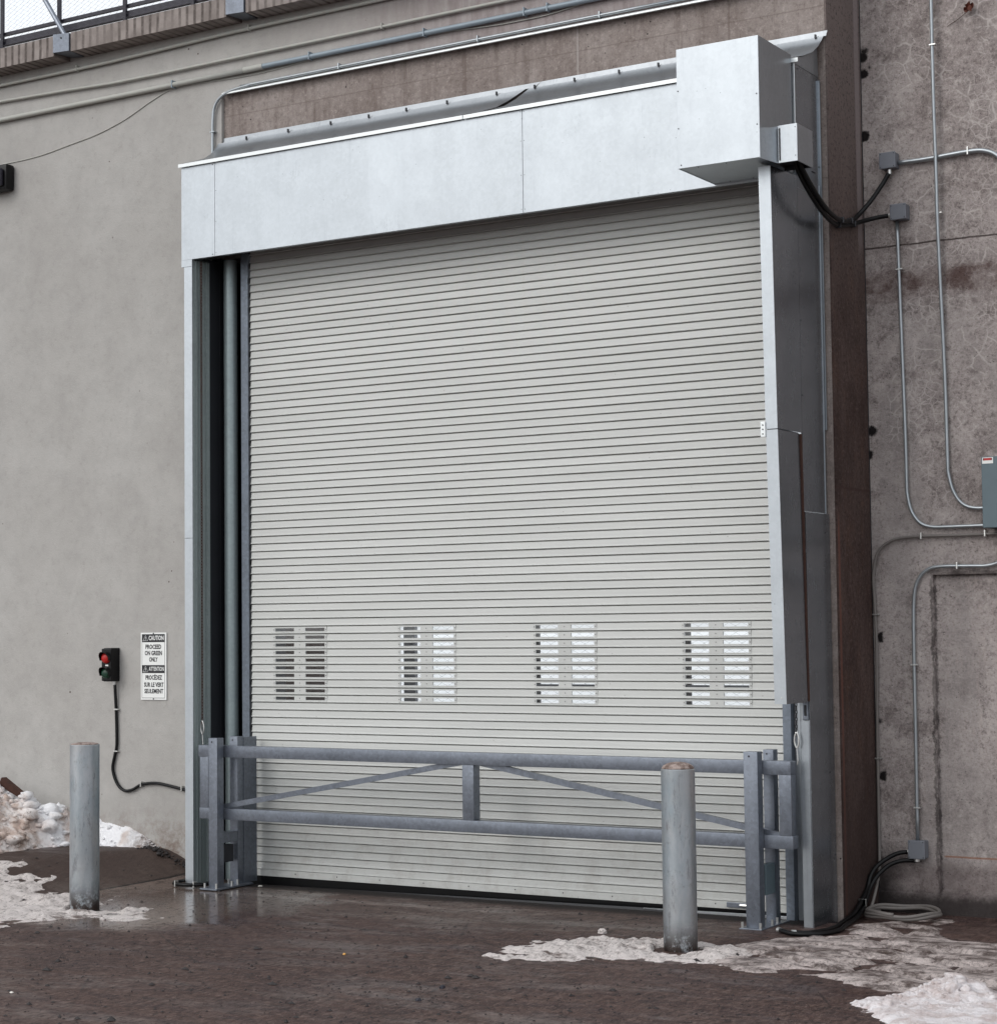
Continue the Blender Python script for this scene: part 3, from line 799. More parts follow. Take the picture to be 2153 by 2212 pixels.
mk('back_plate', MB().box(4.665, 4.9215, .03, .04, -.10, 4.87), 'sheet', hs)
mk('corner_bead', MB().tube([(4.914, -.347, 5.16), (4.914, -.347, 5.63)], .0035, 6), 'trim', hs)
for y, z in ((-.30, 5.60), (.03, 5.60), (-.02, 2.50), (-.02, .9), (.05, .35), (-.3, 4.6), (.04, 4.2), (.04, 3.3), (.04, 1.9), (.04, 5.0), (-.33, 3.9), (-.33, 3.4)):
    mk('rivet', MB().disc((4.930 if z < 2.63 else 4.918, y, z), (1, 0, 0), .005, .003, 6), 'bolt', hs)
# feet
for a, b in ((-.39, -.30), (4.85, 4.94)):
    mk('foot_angle', MB().box(a, b, -.36, -.30, -.112, -.098), 'bolt', hs)

# motor hood
mo = empty('motor_box', (4.6, -.6, 4.88), 'large bright sheet metal box over the door operator at the upper right of the hood', 'motor box')
bx0, bx1, by0, bz0, bz1 = 4.316, 4.902, -.90, 4.884, 5.680
mk('front_panel', MB().box(bx0, bx1, by0, by0 + .008, bz0, bz1, .0015), 'sheet', mo)
mk('left_panel', MB().box(bx0, bx0 + .008, by0 + .009, FY - .001, bz0, bz1), 'sheet2', mo)
mk('right_panel', MB().box(bx1 - .008, bx1, by0 + .009, FY - .02, bz0, bz1), 'sheet2', mo)
mk('bottom_panel', MB().box(bx0 + .01, bx1 - .01, by0 + .009, FY - .001, bz0 + .002, bz0 + .010), 'sheet2', mo)
mk('top_panel', MB().box(bx0 + .004, bx1 - .004, by0 + .004, FY - .02, bz1 - .009, bz1 - .001), 'sheet2', mo)
for xx, yy, zz, d in ((4.34, by0, 4.905, (0, -1, 0)), (4.885, by0, 5.1, (0, -1, 0)), (4.885, by0, 5.3, (0, -1, 0)), (4.325, by0, 5.4, (0, -1, 0)), (4.325, by0, 5.15, (0, -1, 0)),
                      (4.45, -.87, bz0 + .001, (0, 0, -1)), (4.65, -.87, bz0 + .001, (0, 0, -1)), (4.45, -.38, bz0 + .001, (0, 0, -1)), (4.62, -.38, bz0 + .001, (0, 0, -1)), (4.80, -.38, bz0 + .001, (0, 0, -1))):
    mk('rivet', MB().disc((xx, yy, zz), d, .0045, .003, 6), 'bolt', mo)
# small box on its right side
sb = empty('junction_cover', (4.98, -.7, 4.87), 'small open-bottomed metal cover on the right side of the motor box with black hoses below', 'metal cover')
m = MB().hexa([(4.897, -.899, 4.880), (4.90, -.899, 4.880), (4.965, -.752, 4.862), (4.958, -.748, 4.862),
               (4.897, -.899, 5.075), (4.90, -.899, 5.075), (4.965, -.752, 5.100), (4.958, -.748, 5.100)])
mk('slanted_flange', m, 'sheet2', sb)
mk('front_panel', MB().box(4.966, 5.098, -.756, -.748, 4.864, 5.108, .001), 'sheet', sb)
mk('side_panel', MB().box(5.090, 5.098, -.747, -.50, 4.864, 5.108), 'sheet2', sb)
mk('top_panel', MB().box(4.898, 5.089, -.747, -.50, 5.100, 5.107), 'sheet2', sb)
mk('back_panel', MB().box(4.898, 5.089, -.506, -.50, 4.868, 5.099), 'cavity', sb)
mk('seam_strip', MB().box(4.972, 4.982, -.760, -.7565, 4.88, 5.09), 'bolt', sb)
for zz in (4.90, 5.085): mk('rivet', MB().disc((5.085, -.756, zz), (0, -1, 0), .003, .003, 6), 'bolt', sb)
mk('inner_plate', MB().box(4.90, 5.088, -.745, -.51, 4.90, 4.905), 'cavity', sb)

# chain guard down the right post
cg = empty('chain_guard', (4.9, -.5, 1.38), 'tall narrow metal guard hanging in front of the right side of the door housing', 'chain guard')
def guard(z0, z1, xa0, xa1, xb0, xb1, th=.006):
    yk = -.3465 if z0 > 3 else -.372; kb = 4.9185 if z0 > 3 else None
    f = MB().hexa([(xa0, -.722, z0), (xb0, -.722, z0), (xb0, -.716, z0), (xa0, -.716, z0), (xa1, -.722, z1), (xb1, -.722, z1), (xb1, -.716, z1), (xa1, -.716, z1)])
    s = MB().hexa([(xb0 - th, -.7155, z0), (xb0, -.7155, z0), (kb or xb0, yk, z0), ((kb or xb0) - th, yk, z0), (xb1 - th, -.7155, z1), (xb1, -.7155, z1), (kb or xb1, yk, z1), ((kb or xb1) - th, yk, z1)])
    l = MB().hexa([(xa0, -.7155, z0), (xa0 + th, -.7155, z0), (xa0 + th, -.372, z0), (xa0, -.372, z0), (xa1, -.7155, z1), (xa1 + th, -.7155, z1), (xa1 + th, -.372, z1), (xa1, -.372, z1)])
    return f, s, l
for z0, z1, q in ((3.150, 4.866, (4.825, 4.808, 4.907, 4.892)), (1.380, 3.144, (4.850, 4.826, 4.932, 4.908))):
    f, s, l = guard(z0, z1, *q)
    mk('front_panel', f, 'sheet', cg); mk('side_panel', s, 'side', cg); mk('inner_panel', l, 'sheet2', cg)
mk('rusty_edge', MB().hexa([(4.928, -.371, 1.385), (4.936, -.371, 1.385), (4.936, -.346, 1.385), (4.928, -.346, 1.385), (4.905, -.371, 3.14), (4.918, -.371, 3.14), (4.918, -.346, 3.14), (4.905, -.346, 3.14)]), 'rust', cg)
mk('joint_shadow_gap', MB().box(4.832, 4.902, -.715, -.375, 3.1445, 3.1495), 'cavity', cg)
h = mk('hinge', MB().box(4.792, 4.826, -.732, -.7225, 3.098, 3.198, .003), 'trim', cg)
for zz in (3.118, 3.148, 3.176): mk('hole', MB().disc((4.809, -.732, zz), (0, -1, 0), .005, .002, 8), 'ink', h)
mk('rivet', MB().disc((4.90, -.722, 1.42), (0, -1, 0), .005, .003, 6), 'zinc', cg)
sk = mk('slotted_strap', MB().box(4.885, 4.925, -.356, -.346, 1.26, 1.40, .006), 'hdg', cg)
mk('slot', MB().box(4.898, 4.912, -.360, -.357, 1.29, 1.36, .004), 'ink', sk)

# hoist chains
def chain(x, y, ztop, zbot, name_label, endz):
    root = empty('lifting_chain', (x, y, endz), name_label, 'chain', 'lifting chains of the gate barrier')
    m = MB(); L = .026; z = ztop; i = 0
    while z > zbot:
        a = i % 2; pts = []
        for k in range(8):
            t = 2 * math.pi * k / 8; dx = .0075 * math.cos(t); dz = .015 * math.sin(t)
            pts.append((x + (dx if a else 0), y + (0 if a else dx), z - .013 + dz))
        pts.append(pts[0]); m.tube(pts, .0032, 4, cap=False); z -= L * .92; i += 1
    mk('chain_links', m, 'rust' if x < 1 else 'bolt', root, kind='stuff')
    mk('swivel_hook', MB().tube(smooth_path([(x, y, zbot + .01), (x + .013, y, zbot - .03), (x + .014, y, zbot - .07), (x, y, zbot - .1), (x - .014, y, zbot - .07), (x - .013, y, zbot - .03), (x, y, zbot + .01)], 3), .006, 6), 'zinc', root, smooth=True)
    mk('cable', MB().tube([(x, y, zbot - .1), (x + .006, y, zbot - .18), (x, y, endz)], .0045, 6), 'zinc', root)
chain(-.270, -.270, 4.86, 1.17, 'rusty hanging chain in the dark slot left of the door', .95)
chain(4.846, -.37, 1.40, 1.18, 'short dark chain hanging below the metal guard right of the door', .97)

# ------------------------------------------------------------------ barrier gate
bar = empty('barrier_gate', (2.3, -.41, .43), 'galvanised truss barrier rail spanning the foot of the rolling door', 'barrier')
y0, y1 = -.462, -.372
mk('top_rail', MB().box(-.148, 4.838, y0, y1, .908, .997, .0035), 'hdg', bar, smooth='auto')
mk('bottom_rail', MB().box(-.140, 4.846, y0, y1, .428, .514, .0035), 'hdg', bar, smooth='auto')
for a, b in ((-.136, -.052), (2.300, 2.396), (4.752, 4.838)):
    mk('upright', MB().box(a, b, y0 + .002, y1 - .002, .5145, .9075, .003), 'hdg', bar, smooth='auto')
def diag(xa, za, xb, zb, th=.04):
    d = Vector((xb - xa, 0, zb - za)).normalized(); n = Vector((-d.z, 0, d.x)) * th / 2; ya, yb = -.437, -.397
    p = [Vector((xa, 0, za)), Vector((xb, 0, zb))]
    q = [p[0] - n, p[1] - n, p[1] + n, p[0] + n]
    return MB().hexa([(q[0].x, ya, q[0].z), (q[1].x, ya, q[1].z), (q[1].x, yb, q[1].z), (q[0].x, yb, q[0].z), (q[3].x, ya, q[3].z), (q[2].x, ya, q[2].z), (q[2].x, yb, q[2].z), (q[3].x, yb, q[3].z)])
mk('diagonal', diag(-.05, .502, 2.295, .927), 'hdg', bar)
mk('diagonal', diag(2.40, .930, 4.75, .510), 'hdg', bar)
mk('hole', MB().disc((4.63, y0, .985), (0, -1, 0), .006, .001, 8), 'ink', bar)
def gate_posts(xf0, xf1, xr0, xr1, zb, label, side):
    g = empty('barrier_post', ((xf0 + xf1) / 2, -.4, zb), label, 'post', 'paired galvanised posts holding the barrier')
    mk('front_post', MB().box(xf0, xf1, -.552, -.472, zb, 1.060, .004), 'hdg', g, smooth='auto')
    mk('rear_post', MB().box(xr0, xr1, -.272, -.20, zb, 1.058, .004), 'hdg', g, smooth='auto')
    mk('hole', MB().disc(((xf0 + xf1) / 2 - .01, -.552, 1.03), (0, -1, 0), .007, .001, 8), 'ink', g)
    mk('hole', MB().disc(((xr0 + xr1) / 2 - .01, -.272, 1.03), (0, -1, 0), .007, .001, 8), 'ink', g)
    bp = mk('base_plate', MB().box(min(xf0, xr0) - .03, max(xf1, xr1) + .03, -.60, -.15, zb - .001, zb + .012, .002), 'hdg', g)
    for bx, by in ((xf0 - .012, -.585), (xf1 + .016, -.585), (xf1 + .016, -.40), (xr1 + .018, -.30), (xf0 - .012, -.30)):
        mk('anchor_bolt', MB().tube([(bx, by, zb + .012), (bx, by, zb + .05)], .009, 6), 'zinc', bp)
    if side < 0:
        mk('web_plate', MB().box(xr1 - .004, xr1 + .004, -.20, -.04, zb + .012, 1.05), 'hdg', g)
        mk('tie_plate', MB().box(xr0 + .0, xr1, -.470, -.275, .245, .325, .004), 'hdg', g)
        mk('wheel_block', MB().box(xr0 + .01, xr0 + .06, -.46, -.30, .09, .225, .006), 'cavity', g)
    else:
        mk('wheel_block', MB().box(xf1 - .05, xf1 - .0, -.45, -.30, .12, .32, .006), 'panelbox', g)
        mk('rusty_tag', MB().box(xf1 - .052, xf1 - .012, -.462, -.455, .17, .28), 'rust', g)
gate_posts(.028, .114, .008, .088, -.100, 'pair of galvanised posts holding the left end of the barrier', -1)
gate_posts(4.545, 4.645, 4.560, 4.635, -.090, 'pair of galvanised posts holding the right end of the barrier', 1)

# ------------------------------------------------------------------ bollards
def bollard(cx, cy, r, zb, zt, dome, label, capmat):
    b = empty('bollard', (cx, cy, zb), label, 'bollard', 'steel pipe bollards in front of the door')
    n = 40
    prof_ = [(r, zb - .05)] + [(r * (1 + .003 * math.sin(k * 1.7)), zb + (zt - zb) * k / 12) for k in range(1, 12)] + [(r, zt - .004), (r - .004, zt)]
    mk('pipe', MB().lathe(cx, cy, prof_, n), 'bollard', b, smooth='auto')
    pr = [(r - .004, zt + .0005)] + [((r - .004) * math.cos(a), zt + dome * math.sin(a)) for a in [math.radians(q) for q in (12, 28, 45, 60, 75, 85)]] + [(.002, zt + dome)]
    mk('concrete_fill', MB().lathe(cx, cy, pr, n), capmat, b, smooth=True)
T = NT('rust_stained_fill')
M['fill'] = T.set(T.mix(T.ramp(T.noise(22, 6, .75), .35, .65), (0.11, .07, .055), (.36, .29, .26)), .9, 0)
bollard(-.070, -1.81, .106, -.088, 1.080, .016, 'left bollard of blue-grey pipe standing in the snow by the plaster wall', 'fill')
bollard(4.548, -1.515, .104, -.088, 1.014, .042, 'right bollard with rusty domed top standing before the barrier', 'fill')

# ------------------------------------------------------------------ things on the plaster wall
sg = empty('caution_sign', (-1.053, .04, 1.32), 'white caution sign in English and French beside the signal light', 'sign')
sx0, sx1, sz0, sz1, sy = -1.195, -.915, 1.322, 1.880, .040
mk('sign_plate', MB().box(sx0, sx1, sy, sy + .006, sz0, sz1, .001), 'white', sg)
H = sz1 - sz0; W = sx1 - sx0; cxs = (sx0 + sx1) / 2
def fr(v): return sz1 - (v - 145) / (1800 - 145) * H
def fx(u): return sx0 + (u - 165) / (800 - 165) * W
yb = sy - .0010
mk('black_band', MB().box(fx(195), fx(762), yb, sy - .0001, fr(380), fr(183)), 'ink', sg)
mk('black_band', MB().box(fx(195), fx(762), yb, sy - .0001, fr(1140), fr(945)), 'ink', sg)
m = MB(); t = .0022
m.box(fx(195), fx(195) + t, yb, sy - .0001, fr(1755), fr(1141)); m.box(fx(762) - t, fx(762), yb, sy - .0001, fr(1755), fr(1141))
m.box(fx(195), fx(195) + t, yb, sy - .0001, fr(944), fr(381)); m.box(fx(762) - t, fx(762), yb, sy - .0001, fr(944), fr(381))
m.box(fx(195) + t, fx(762) - t, yb, sy - .0001, fr(1755), fr(1755) + .003)
mk('border_line', m, 'ink', sg)
for v0, v1 in ((210, 345), (970, 1110)):
    cx0 = fx(285); zb_, zt_ = fr(v1), fr(v0); hw = .026
    m = MB().tube([(cx0 - hw, yb - .0006, zb_), (cx0 + hw, yb - .0006, zb_), (cx0, yb - .0006, zt_), (cx0 - hw, yb - .0006, zb_)], .0022, 4)
    m.box(cx0 - .0025, cx0 + .0025, yb - .001, yb - .0002, zb_ + .016, zt_ - .014); m.box(cx0 - .0025, cx0 + .0025, yb - .001, yb - .0002, zb_ + .008, zb_ + .012)
    mk('warning_triangle', m, 'white', sg)
text_mesh('CAUTION', .052, fx(552), fr(283), yb - .0008, sg, 'white', .163, .0012)
text_mesh('ATTENTION', .048, fx(556), fr(1042), yb - .0008, sg, 'white', .163, .0008)
for s_, v, sxx in (('PROCEED', 500, .172), ('ON GREEN', 655, .187), ('ONLY', 812, .093), ('PROC\u00c9DEZ', 1255, .180), ('SUR LE VERT', 1432, .212), ('SEULEMENT', 1590, .205)):
    text_mesh(s_, .050, fx(480 if v < 1000 else 490), fr(v), sy - .0006, sg, 'ink', sxx, .0016)
for zz in (sz1 - .008, sz0 + .008): mk('screw', MB().disc((cxs, sy, zz), (0, -1, 0), .006, .003, 8), 'bolt', sg)

tl = empty('signal_light', (-1.44, 0, 1.47), 'black two-lens signal light with red above green on the plaster wall', 'traffic light')
mk('housing', MB().box(-1.525, -1.436, -.055, PW, 1.475, 1.755, .006), 'black', tl)
mk('front_cover', MB().box(-1.535, -1.428, -.066, -.0555, 1.480, 1.750, .008), 'black', tl)
for zz, mt, pre in ((1.672, 'red', 'red'), (1.545, 'green', 'green')):
    cx = -1.482
    m = MB()
    for i in range(6):
        pass
    v = []; f = []
    n = 20
    for j, (rr, yy) in enumerate(((.047, -.067), (.043, -.081), (.031, -.092), (.013, -.098))):
        for k in range(n): v.append((cx + rr * math.cos(2 * math.pi * k / n), yy, zz + rr * math.sin(2 * math.pi * k / n)))
    for j in range(3):
        for k in range(n): f.append((j * n + k, j * n + (k + 1) % n, (j + 1) * n + (k + 1) % n, (j + 1) * n + k))
    f.append(tuple(3 * n + k for k in range(n)))
    m.add(v, f); mk(pre + '_lens', m, mt, tl, smooth=True)
    v = []; f = []; n = 18     # visor: a hood over the upper part
    for k in range(n + 1):
        a = math.radians(-25 + 230 * k / n); ln = .058 * (.55 + .45 * math.sin(max(0, a)) if 0 < a < math.pi else .5)
        for rr in (.049, .052):
            v.append((cx + rr * math.cos(a), -.066, zz + rr * math.sin(a))); v.append((cx + rr * math.cos(a), -.066 - ln, zz + rr * math.sin(a)))
    for k in range(n):
        a = k * 4; b = a + 4
        f += [(a, b, b + 1, a + 1), (a + 2, a + 3, b + 3, b + 2), (a + 1, b + 1, b + 3, a + 3)]
    mk('visor', MB().add(v, f), 'black', tl, smooth='auto')
mk('label_plate', MB().box(-1.490, -1.458, -.0685, -.0665, 1.604, 1.616), 'white', tl)
mk('cable_gland', MB().tube([(-1.465, .015, 1.445), (-1.465, .015, 1.476)], .014, 8), 'zinc', tl)
def cable(name, pts, r, mat, label, cat, group=None, sub=6, n=8, straps=(), sm=None, sr=None):
    root = empty(name, pts[0], label, cat, group)
    mk('tubing' if 'conduit' in name else 'sheath', MB().tube(smooth_path(pts, sub), r, n), mat, root, smooth=True)
    for (x, y, z, vert) in straps:
        rr = sr or (r + .004)
        if vert: m = MB().box(x - rr - .003, x + rr + .011, y - rr, y + r + .01, z - .005, z + .005, .001)
        else: m = MB().box(x - .005, x + .005, y - rr, y + r + .01, z - rr - .003, z + rr + .011, .001)
        mk('strap', m, sm or 'zinc', root)
    return root
cable('signal_cable', [(-1.465, .02, 1.45), (-1.46, .032, 1.2), (-1.455, .032, .95), (-1.475, .032, .86), (-1.500, .032, .74), (-1.45, .032, .62), (-1.37, .032, .565), (-1.28, .032, .575), (-1.18, .032, .62), (-1.02, .032, .637), (-.85, .032, .615), (-.70, .032, .592), (-.50, .032, .57), (-.40, .032, .56)],
      .013, 'black', 'black cable looping from the signal light down to the left door post', 'cable', straps=[(-1.458, .032, 1.24, 1), (-1.463, .032, .89, 1), (-1.18, .032, .62, 0), (-.74, .032, .60, 0)], sr=.015)
wl = empty('wall_lamp', (-2.8, -.05, 5.78), 'dark wall lamp cut by the left edge with a thin wire leading to it', 'wall lamp')
mk('lamp_body', MB().box(-2.98, -2.672, -.06, PW - .001, 5.80, 6.035, .03), 'black', wl, smooth='auto')
mk('lamp_glass', MB().box(-2.96, -2.70, -.105, -.061, 5.83, 5.99, .02), 'darksteel', wl, smooth='auto')
cable('sagging_wire', [(-2.86, .045, 6.062), (-2.57, .045, 6.066), (-2.31, .045, 6.083), (-2.01, .045, 6.125), (-1.69, .045, 6.172), (-1.37, .045, 6.255), (-1.06, .045, 6.375), (-.82, .045, 6.44), (-.50, .045, 6.437), (-.10, .045, 6.422), (.27, .045, 6.428), (.9, .04, 6.47), (1.458, .04, 6.492), (1.889, .04, 6.455), (2.30, .04, 6.43), (2.51, .04, 6.425), (2.83, .04, 6.43), (3.22, .04, 6.475), (3.4, .04, 6.5)],
      .0042, 'pconduit', 'thin grey wire sagging from the big pipe down to the wall lamp', 'wire', n=5)
cable('conduit', [(-6, .022, 6.77), (-2.8, .022, 6.771), (-1.5, .022, 6.772), (-.3, .022, 6.80), (1.1, .022, 6.806), (4.8, .022, 6.81)], .0145, 'pconduit', 'topmost painted conduit just under the deck edge', 'conduit', 'horizontal conduits on the wall', 2, 10,
      [(-1.9, .022, 6.772, 0), (.0, .022, 6.803, 0), (2.0, .022, 6.807, 0)], 'pconduit')
cable('conduit', [(-6, .024, 6.64), (-2.8, .024, 6.625), (-1.5, .024, 6.583), (-.3, .024, 6.583), (1.1, .024, 6.588), (2.3, .024, 6.594), (4.8, .024, 6.60)], .0125, 'pconduit', 'thin painted conduit second from the top below the deck edge', 'conduit', 'horizontal conduits on the wall', 2, 10,
      [(1.32, .024, 6.589, 0), (3.2, .024, 6.596, 0)], 'pconduit')
big = cable('conduit', [(-6, .018, 6.455), (-2.8, .018, 6.456), (-.05, .018, 6.462)], .021, 'pconduit', 'thick pipe above the flashing, grey paint turning to blue-grey', 'conduit', 'horizontal conduits on the wall', 2, 12,
      [(-.81, .018, 6.459, 0), (.62, .018, 6.466, 0), (1.72, .018, 6.468, 0), (2.62, .018, 6.47, 0), (2.82, .018, 6.47, 0)], 'bconduit')
mk('tubing', MB().tube([(.14, .018, 6.464), (4.8, .018, 6.474)], .021, 12), 'bconduit', big, smooth='auto')
mk('coupling', MB().tube([(-.052, .018, 6.462), (.142, .018, 6.464)], .0245, 12), 'pconduit', big, smooth='auto')
cable('conduit', [(-.395, .026, 5.62), (-.395, .026, 5.95), (-.392, .026, 6.10), (-.375, .026, 6.20), (-.32, .026, 6.272), (-.20, .026, 6.316), (0.0, .026, 6.334), (.25, .026, 6.338), (4.0, .026, 6.342)], .0125, 'conduit', 'bright conduit that bends down behind the left end of the hood', 'conduit', None, 6, 10,
      [(.9, .026, 6.339, 0), (2.2, .026, 6.340, 0), (3.25, .026, 6.341, 0), (-.395, .026, 6.0, 1)], 'conduit')

# ------------------------------------------------------------------ things on the right wall
ys = .690
cable('conduit', [(5.228, ys, 4.70), (5.240, ys, 3.97), (5.252, ys, 3.20), (5.254, ys, 2.86), (5.258, ys, 2.77), (5.285, ys, 2.66), (5.345, ys, 2.578), (5.43, ys, 2.548), (5.55, ys, 2.545), (5.85, ys, 2.545)], .0125, 'conduit', 'vertical conduit from the lower junction box sweeping right into the electrical panel', 'conduit', None, 5, 10, [(5.234, ys, 4.36, 1)], 'zinc')
cable('conduit', [(5.527, ys - .03, 7.3), (5.523, ys - .03, 5.7), (5.529, ys - .03, 5.0), (5.531, ys - .03, 4.6), (5.545, ys, 3.6), (5.550, ys, 3.0), (5.556, ys, 2.90), (5.585, ys, 2.79), (5.64, ys, 2.705), (5.72, ys, 2.668), (5.85, ys, 2.664)], .0125, 'conduit', 'tall bright conduit crossing the pipe and curving into the electrical panel', 'conduit', None, 5, 10,
      [(5.524, ys - .03, 5.90, 1), (5.533, ys - .01, 4.72, 1)], 'zinc')
cable('conduit', [(6.10, ys, 2.49), (5.98, ys, 2.39), (5.90, ys, 2.30), (5.81, ys, 2.272), (5.70, ys, 2.272), (5.48, ys, 2.274), (5.385, ys, 2.252), (5.317, ys, 2.18), (5.285, ys, 2.04), (5.277, ys, 1.72), (5.275, ys, 1.08), (5.272, ys, .40)], .0125, 'conduit', 'conduit that bends over the sunk panel and drops to the low junction box', 'conduit', None, 5, 10,
      [(5.60, ys, 2.273, 0), (5.276, ys, 1.6, 1), (5.273, ys, .62, 1)], 'zinc')
cable('conduit', [(6.2, ys, 2.49), (5.90, ys, 2.487), (5.61, ys, 2.484), (5.27, ys, 2.484), (5.12, ys, 2.456), (5.03, ys, 2.378), (4.996, ys, 2.233), (4.999, ys, 2.07), (5.007, ys, 1.72), (4.998, ys, 1.07), (4.995, ys, .40), (5.005, .66, .215), (5.013, .60, .127), (5.022, .50, .02), (5.03, .40, -.06)], .011, 'greyhose', 'thin grey flexible pipe hugging the wall joint down to the coil on the ground', 'flexible conduit', None, 5, 8,
      [(5.35, ys, 2.484, 0), (5.80, ys, 2.487, 0), (5.005, ys, 1.95, 1), (4.998, ys, .95, 1)], 'zinc')
cable('conduit', [(5.25, ys, 5.112), (5.45, ys, 5.112), (5.75, ys, 5.124), (5.87, ys, 5.112), (5.96, ys, 5.06), (6.03, ys, 4.95)], .0165, 'conduit', 'short conduit running right from the upper junction box', 'conduit', None, 5, 10, [(5.75, ys, 5.124, 0)], 'zinc')
def jbox(x0, x1, z0, z1, label):
    b = empty('junction_box', ((x0 + x1) / 2, .68, z0), label, 'junction box', 'grey junction boxes on the stained wall')
    mk('box_body', MB().box(x0 + .004, x1 - .004, .640, RW - .001, z0 + .004, z1 - .004, .004), 'box', b)
    mk('box_lid', MB().box(x0, x1, .628, .6395, z0, z1, .006), 'box', b)
    for xx in (x0 + .012, x1 - .012):
        for zz in (z0 + .012, z1 - .012): mk('screw', MB().disc((xx, .628, zz), (0, -1, 0), .004, .002, 6), 'bolt', b)
    return b
b1 = jbox(5.128, 5.248, 5.070, 5.186, 'upper grey junction box with a black hose entering from below')
mk('gland', MB().tube([(5.190, .668, 5.035), (5.190, .668, 5.072)], .017, 8), 'zinc', b1)
b2 = jbox(5.198, 5.316, 4.700, 4.812, 'middle grey junction box with a black hose entering from the left')
mk('gland', MB().tube([(5.170, .668, 4.742), (5.200, .668, 4.742)], .017, 8), 'zinc', b2)
b3 = jbox(5.222, 5.342, .275, .402, 'low grey junction box near the ground with two black hoses')
mk('gland', MB().tube([(5.195, .668, .318), (5.223, .668, .318)], .017, 8), 'zinc', b3)
mk('gland', MB().tube([(5.27, .668, .255), (5.27, .668, .276)], .022, 8), 'zinc', b3)
ep = empty('electrical_panel', (6.1, .62, 2.52), 'grey-green electrical cabinet cut off by the right edge of the view', 'electrical cabinet')
mk('cabinet', MB().box(5.842, 6.45, .540, RW - .001, 2.522, 2.996, .004), 'panelbox', ep)
mk('cabinet_door', MB().box(5.838, 6.46, .522, .5395, 2.520, 2.998, .004), 'panelbox', ep)
st = mk('danger_label', MB().box(5.846, 5.920, .5195, .5215, 2.951, 2.992), 'white', ep)
mk('red_band', MB().box(5.852, 5.914, .5185, .5192, 2.972, 2.988), 'redink', st)
mk('black_mark', MB().box(5.8525, 5.858, .5175, .5182, 2.974, 2.986), 'ink', st); mk('black_mark', MB().box(5.907, 5.9125, .5175, .5182, 2.974, 2.986), 'ink', st)

hA = [(5.044, -.600, 4.95), (5.038, -.55, 4.87), (5.060, -.400, 4.74), (5.065, -.200, 4.650), (5.040, .08, 4.630), (5.012, .350, 4.668), (5.012, .500, 4.732), (5.075, .600, 4.85), (5.141, .650, 4.965), (5.186, .665, 5.04)]
hB = [(5.010, -.600, 4.95), (5.006, -.54, 4.86), (5.028, -.400, 4.73), (5.040, -.200, 4.628), (5.010, .100, 4.605), (5.008, .400, 4.655), (5.020, .520, 4.69), (5.09, .64, 4.732), (5.175, .665, 4.742)]
for pts, lab, cps in ((hA, 'black hose curving from the metal cover up into the upper junction box', [(5.0395, .12, 4.632), (5.012, .36, 4.672)]), (hB, 'black hose running from the metal cover across to the middle junction box', [(5.0095, .14, 4.607), (5.009, .42, 4.66)])):
    r_ = cable('black_hose', pts, .0165, 'black', lab, 'hose', 'black hoses at the wall corner', 6, 10)
    for c in cps: mk('cable_clip', MB().box(c[0] - .022, c[0] + .022, c[1] - .008, c[1] + .008, c[2] - .022, c[2] + .022, .006), 'bolt', r_)
low1 = [(5.206, .665, .318), (5.140, .64, .305), (5.070, .60, .265), (5.022, .55, .218), (4.998, .50, .159), (4.994, .45, .086), (5.006, .30, .012), (5.010, .15, -.05), (5.018, -.012, -.068), (5.045, -.184, -.07), (5.075, -.40, -.07), (5.02, -.62, -.07), (4.945, -.675, -.068)]
low2 = [(5.27, .668, .262), (5.172, .65, .257), (5.103, .61, .233), (5.056, .56, .189), (5.018, .51, .129), (5.006, .45, .065), (5.018, .30, -.03), (5.060, .06, -.066), (5.108, -.238, -.068), (5.150, -.48, -.068), (5.084, -.662, -.068), (4.95, -.72, -.068), (4.82, -.63, -.068)]
for pts, lab in ((low1, 'upper of two black hoses from the low junction box to the housing foot'), (low2, 'lower of two black hoses from the low junction box onto the ground')):
    r_ = cable('black_hose', pts, .0155, 'black', lab, 'hose', 'black hoses at the wall corner', 6, 10)
    mk('end_fitting', MB().tube([pts[-1], Vector(pts[-1]) + (Vector(pts[-1]) - Vector(pts[-2])).normalized() * .03], .018, 8), 'zinc', r_)
    mk('cable_tie', MB().box(4.985, 5.04, .30, .32, -.02, .03, .004), 'zinc', r_)
co = empty('conduit_coil', (5.26, .40, -.08), 'grey flexible conduit coiled in rings on the ground below the wall', 'coil')
m = MB(); pts = []
for i in range(0, 37 * 2 + 14):
    a = 2 * math.pi * i / 37 + 2.6; rr = .243 + .008 * math.sin(i * .31); zz = -.072 + .016 * i / 37 + .006 * math.sin(i * .7)
    pts.append((5.262 + rr * math.cos(a), .395 + rr * math.sin(a) * .98, zz))
mk('coiled_tubing', m.tube(pts, .0125, 8), 'greyhose', co, smooth=True)
cable('ground_hose', [(-.43, -.29, -.088), (-.395, -.38, -.082), (-.40, -.46, -.085), (-.33, -.52, -.085), (-.22, -.53, -.085), (-.12, -.47, -.085), (-.10, -.40, -.085)], .0145, 'black', 'short black hose on the ground at the foot of the left door post', 'hose', straps=[(-.33, -.52, -.085, 0), (-.16, -.50, -.085, 0)], sr=.016)
cable('ground_hose', [(.05, -.12, .13), (.066, -.115, .06), (.064, -.12, .0), (.045, -.14, -.05), (.0, -.17, -.088)], .012, 'black', 'black hose curving down behind the left barrier posts', 'hose')

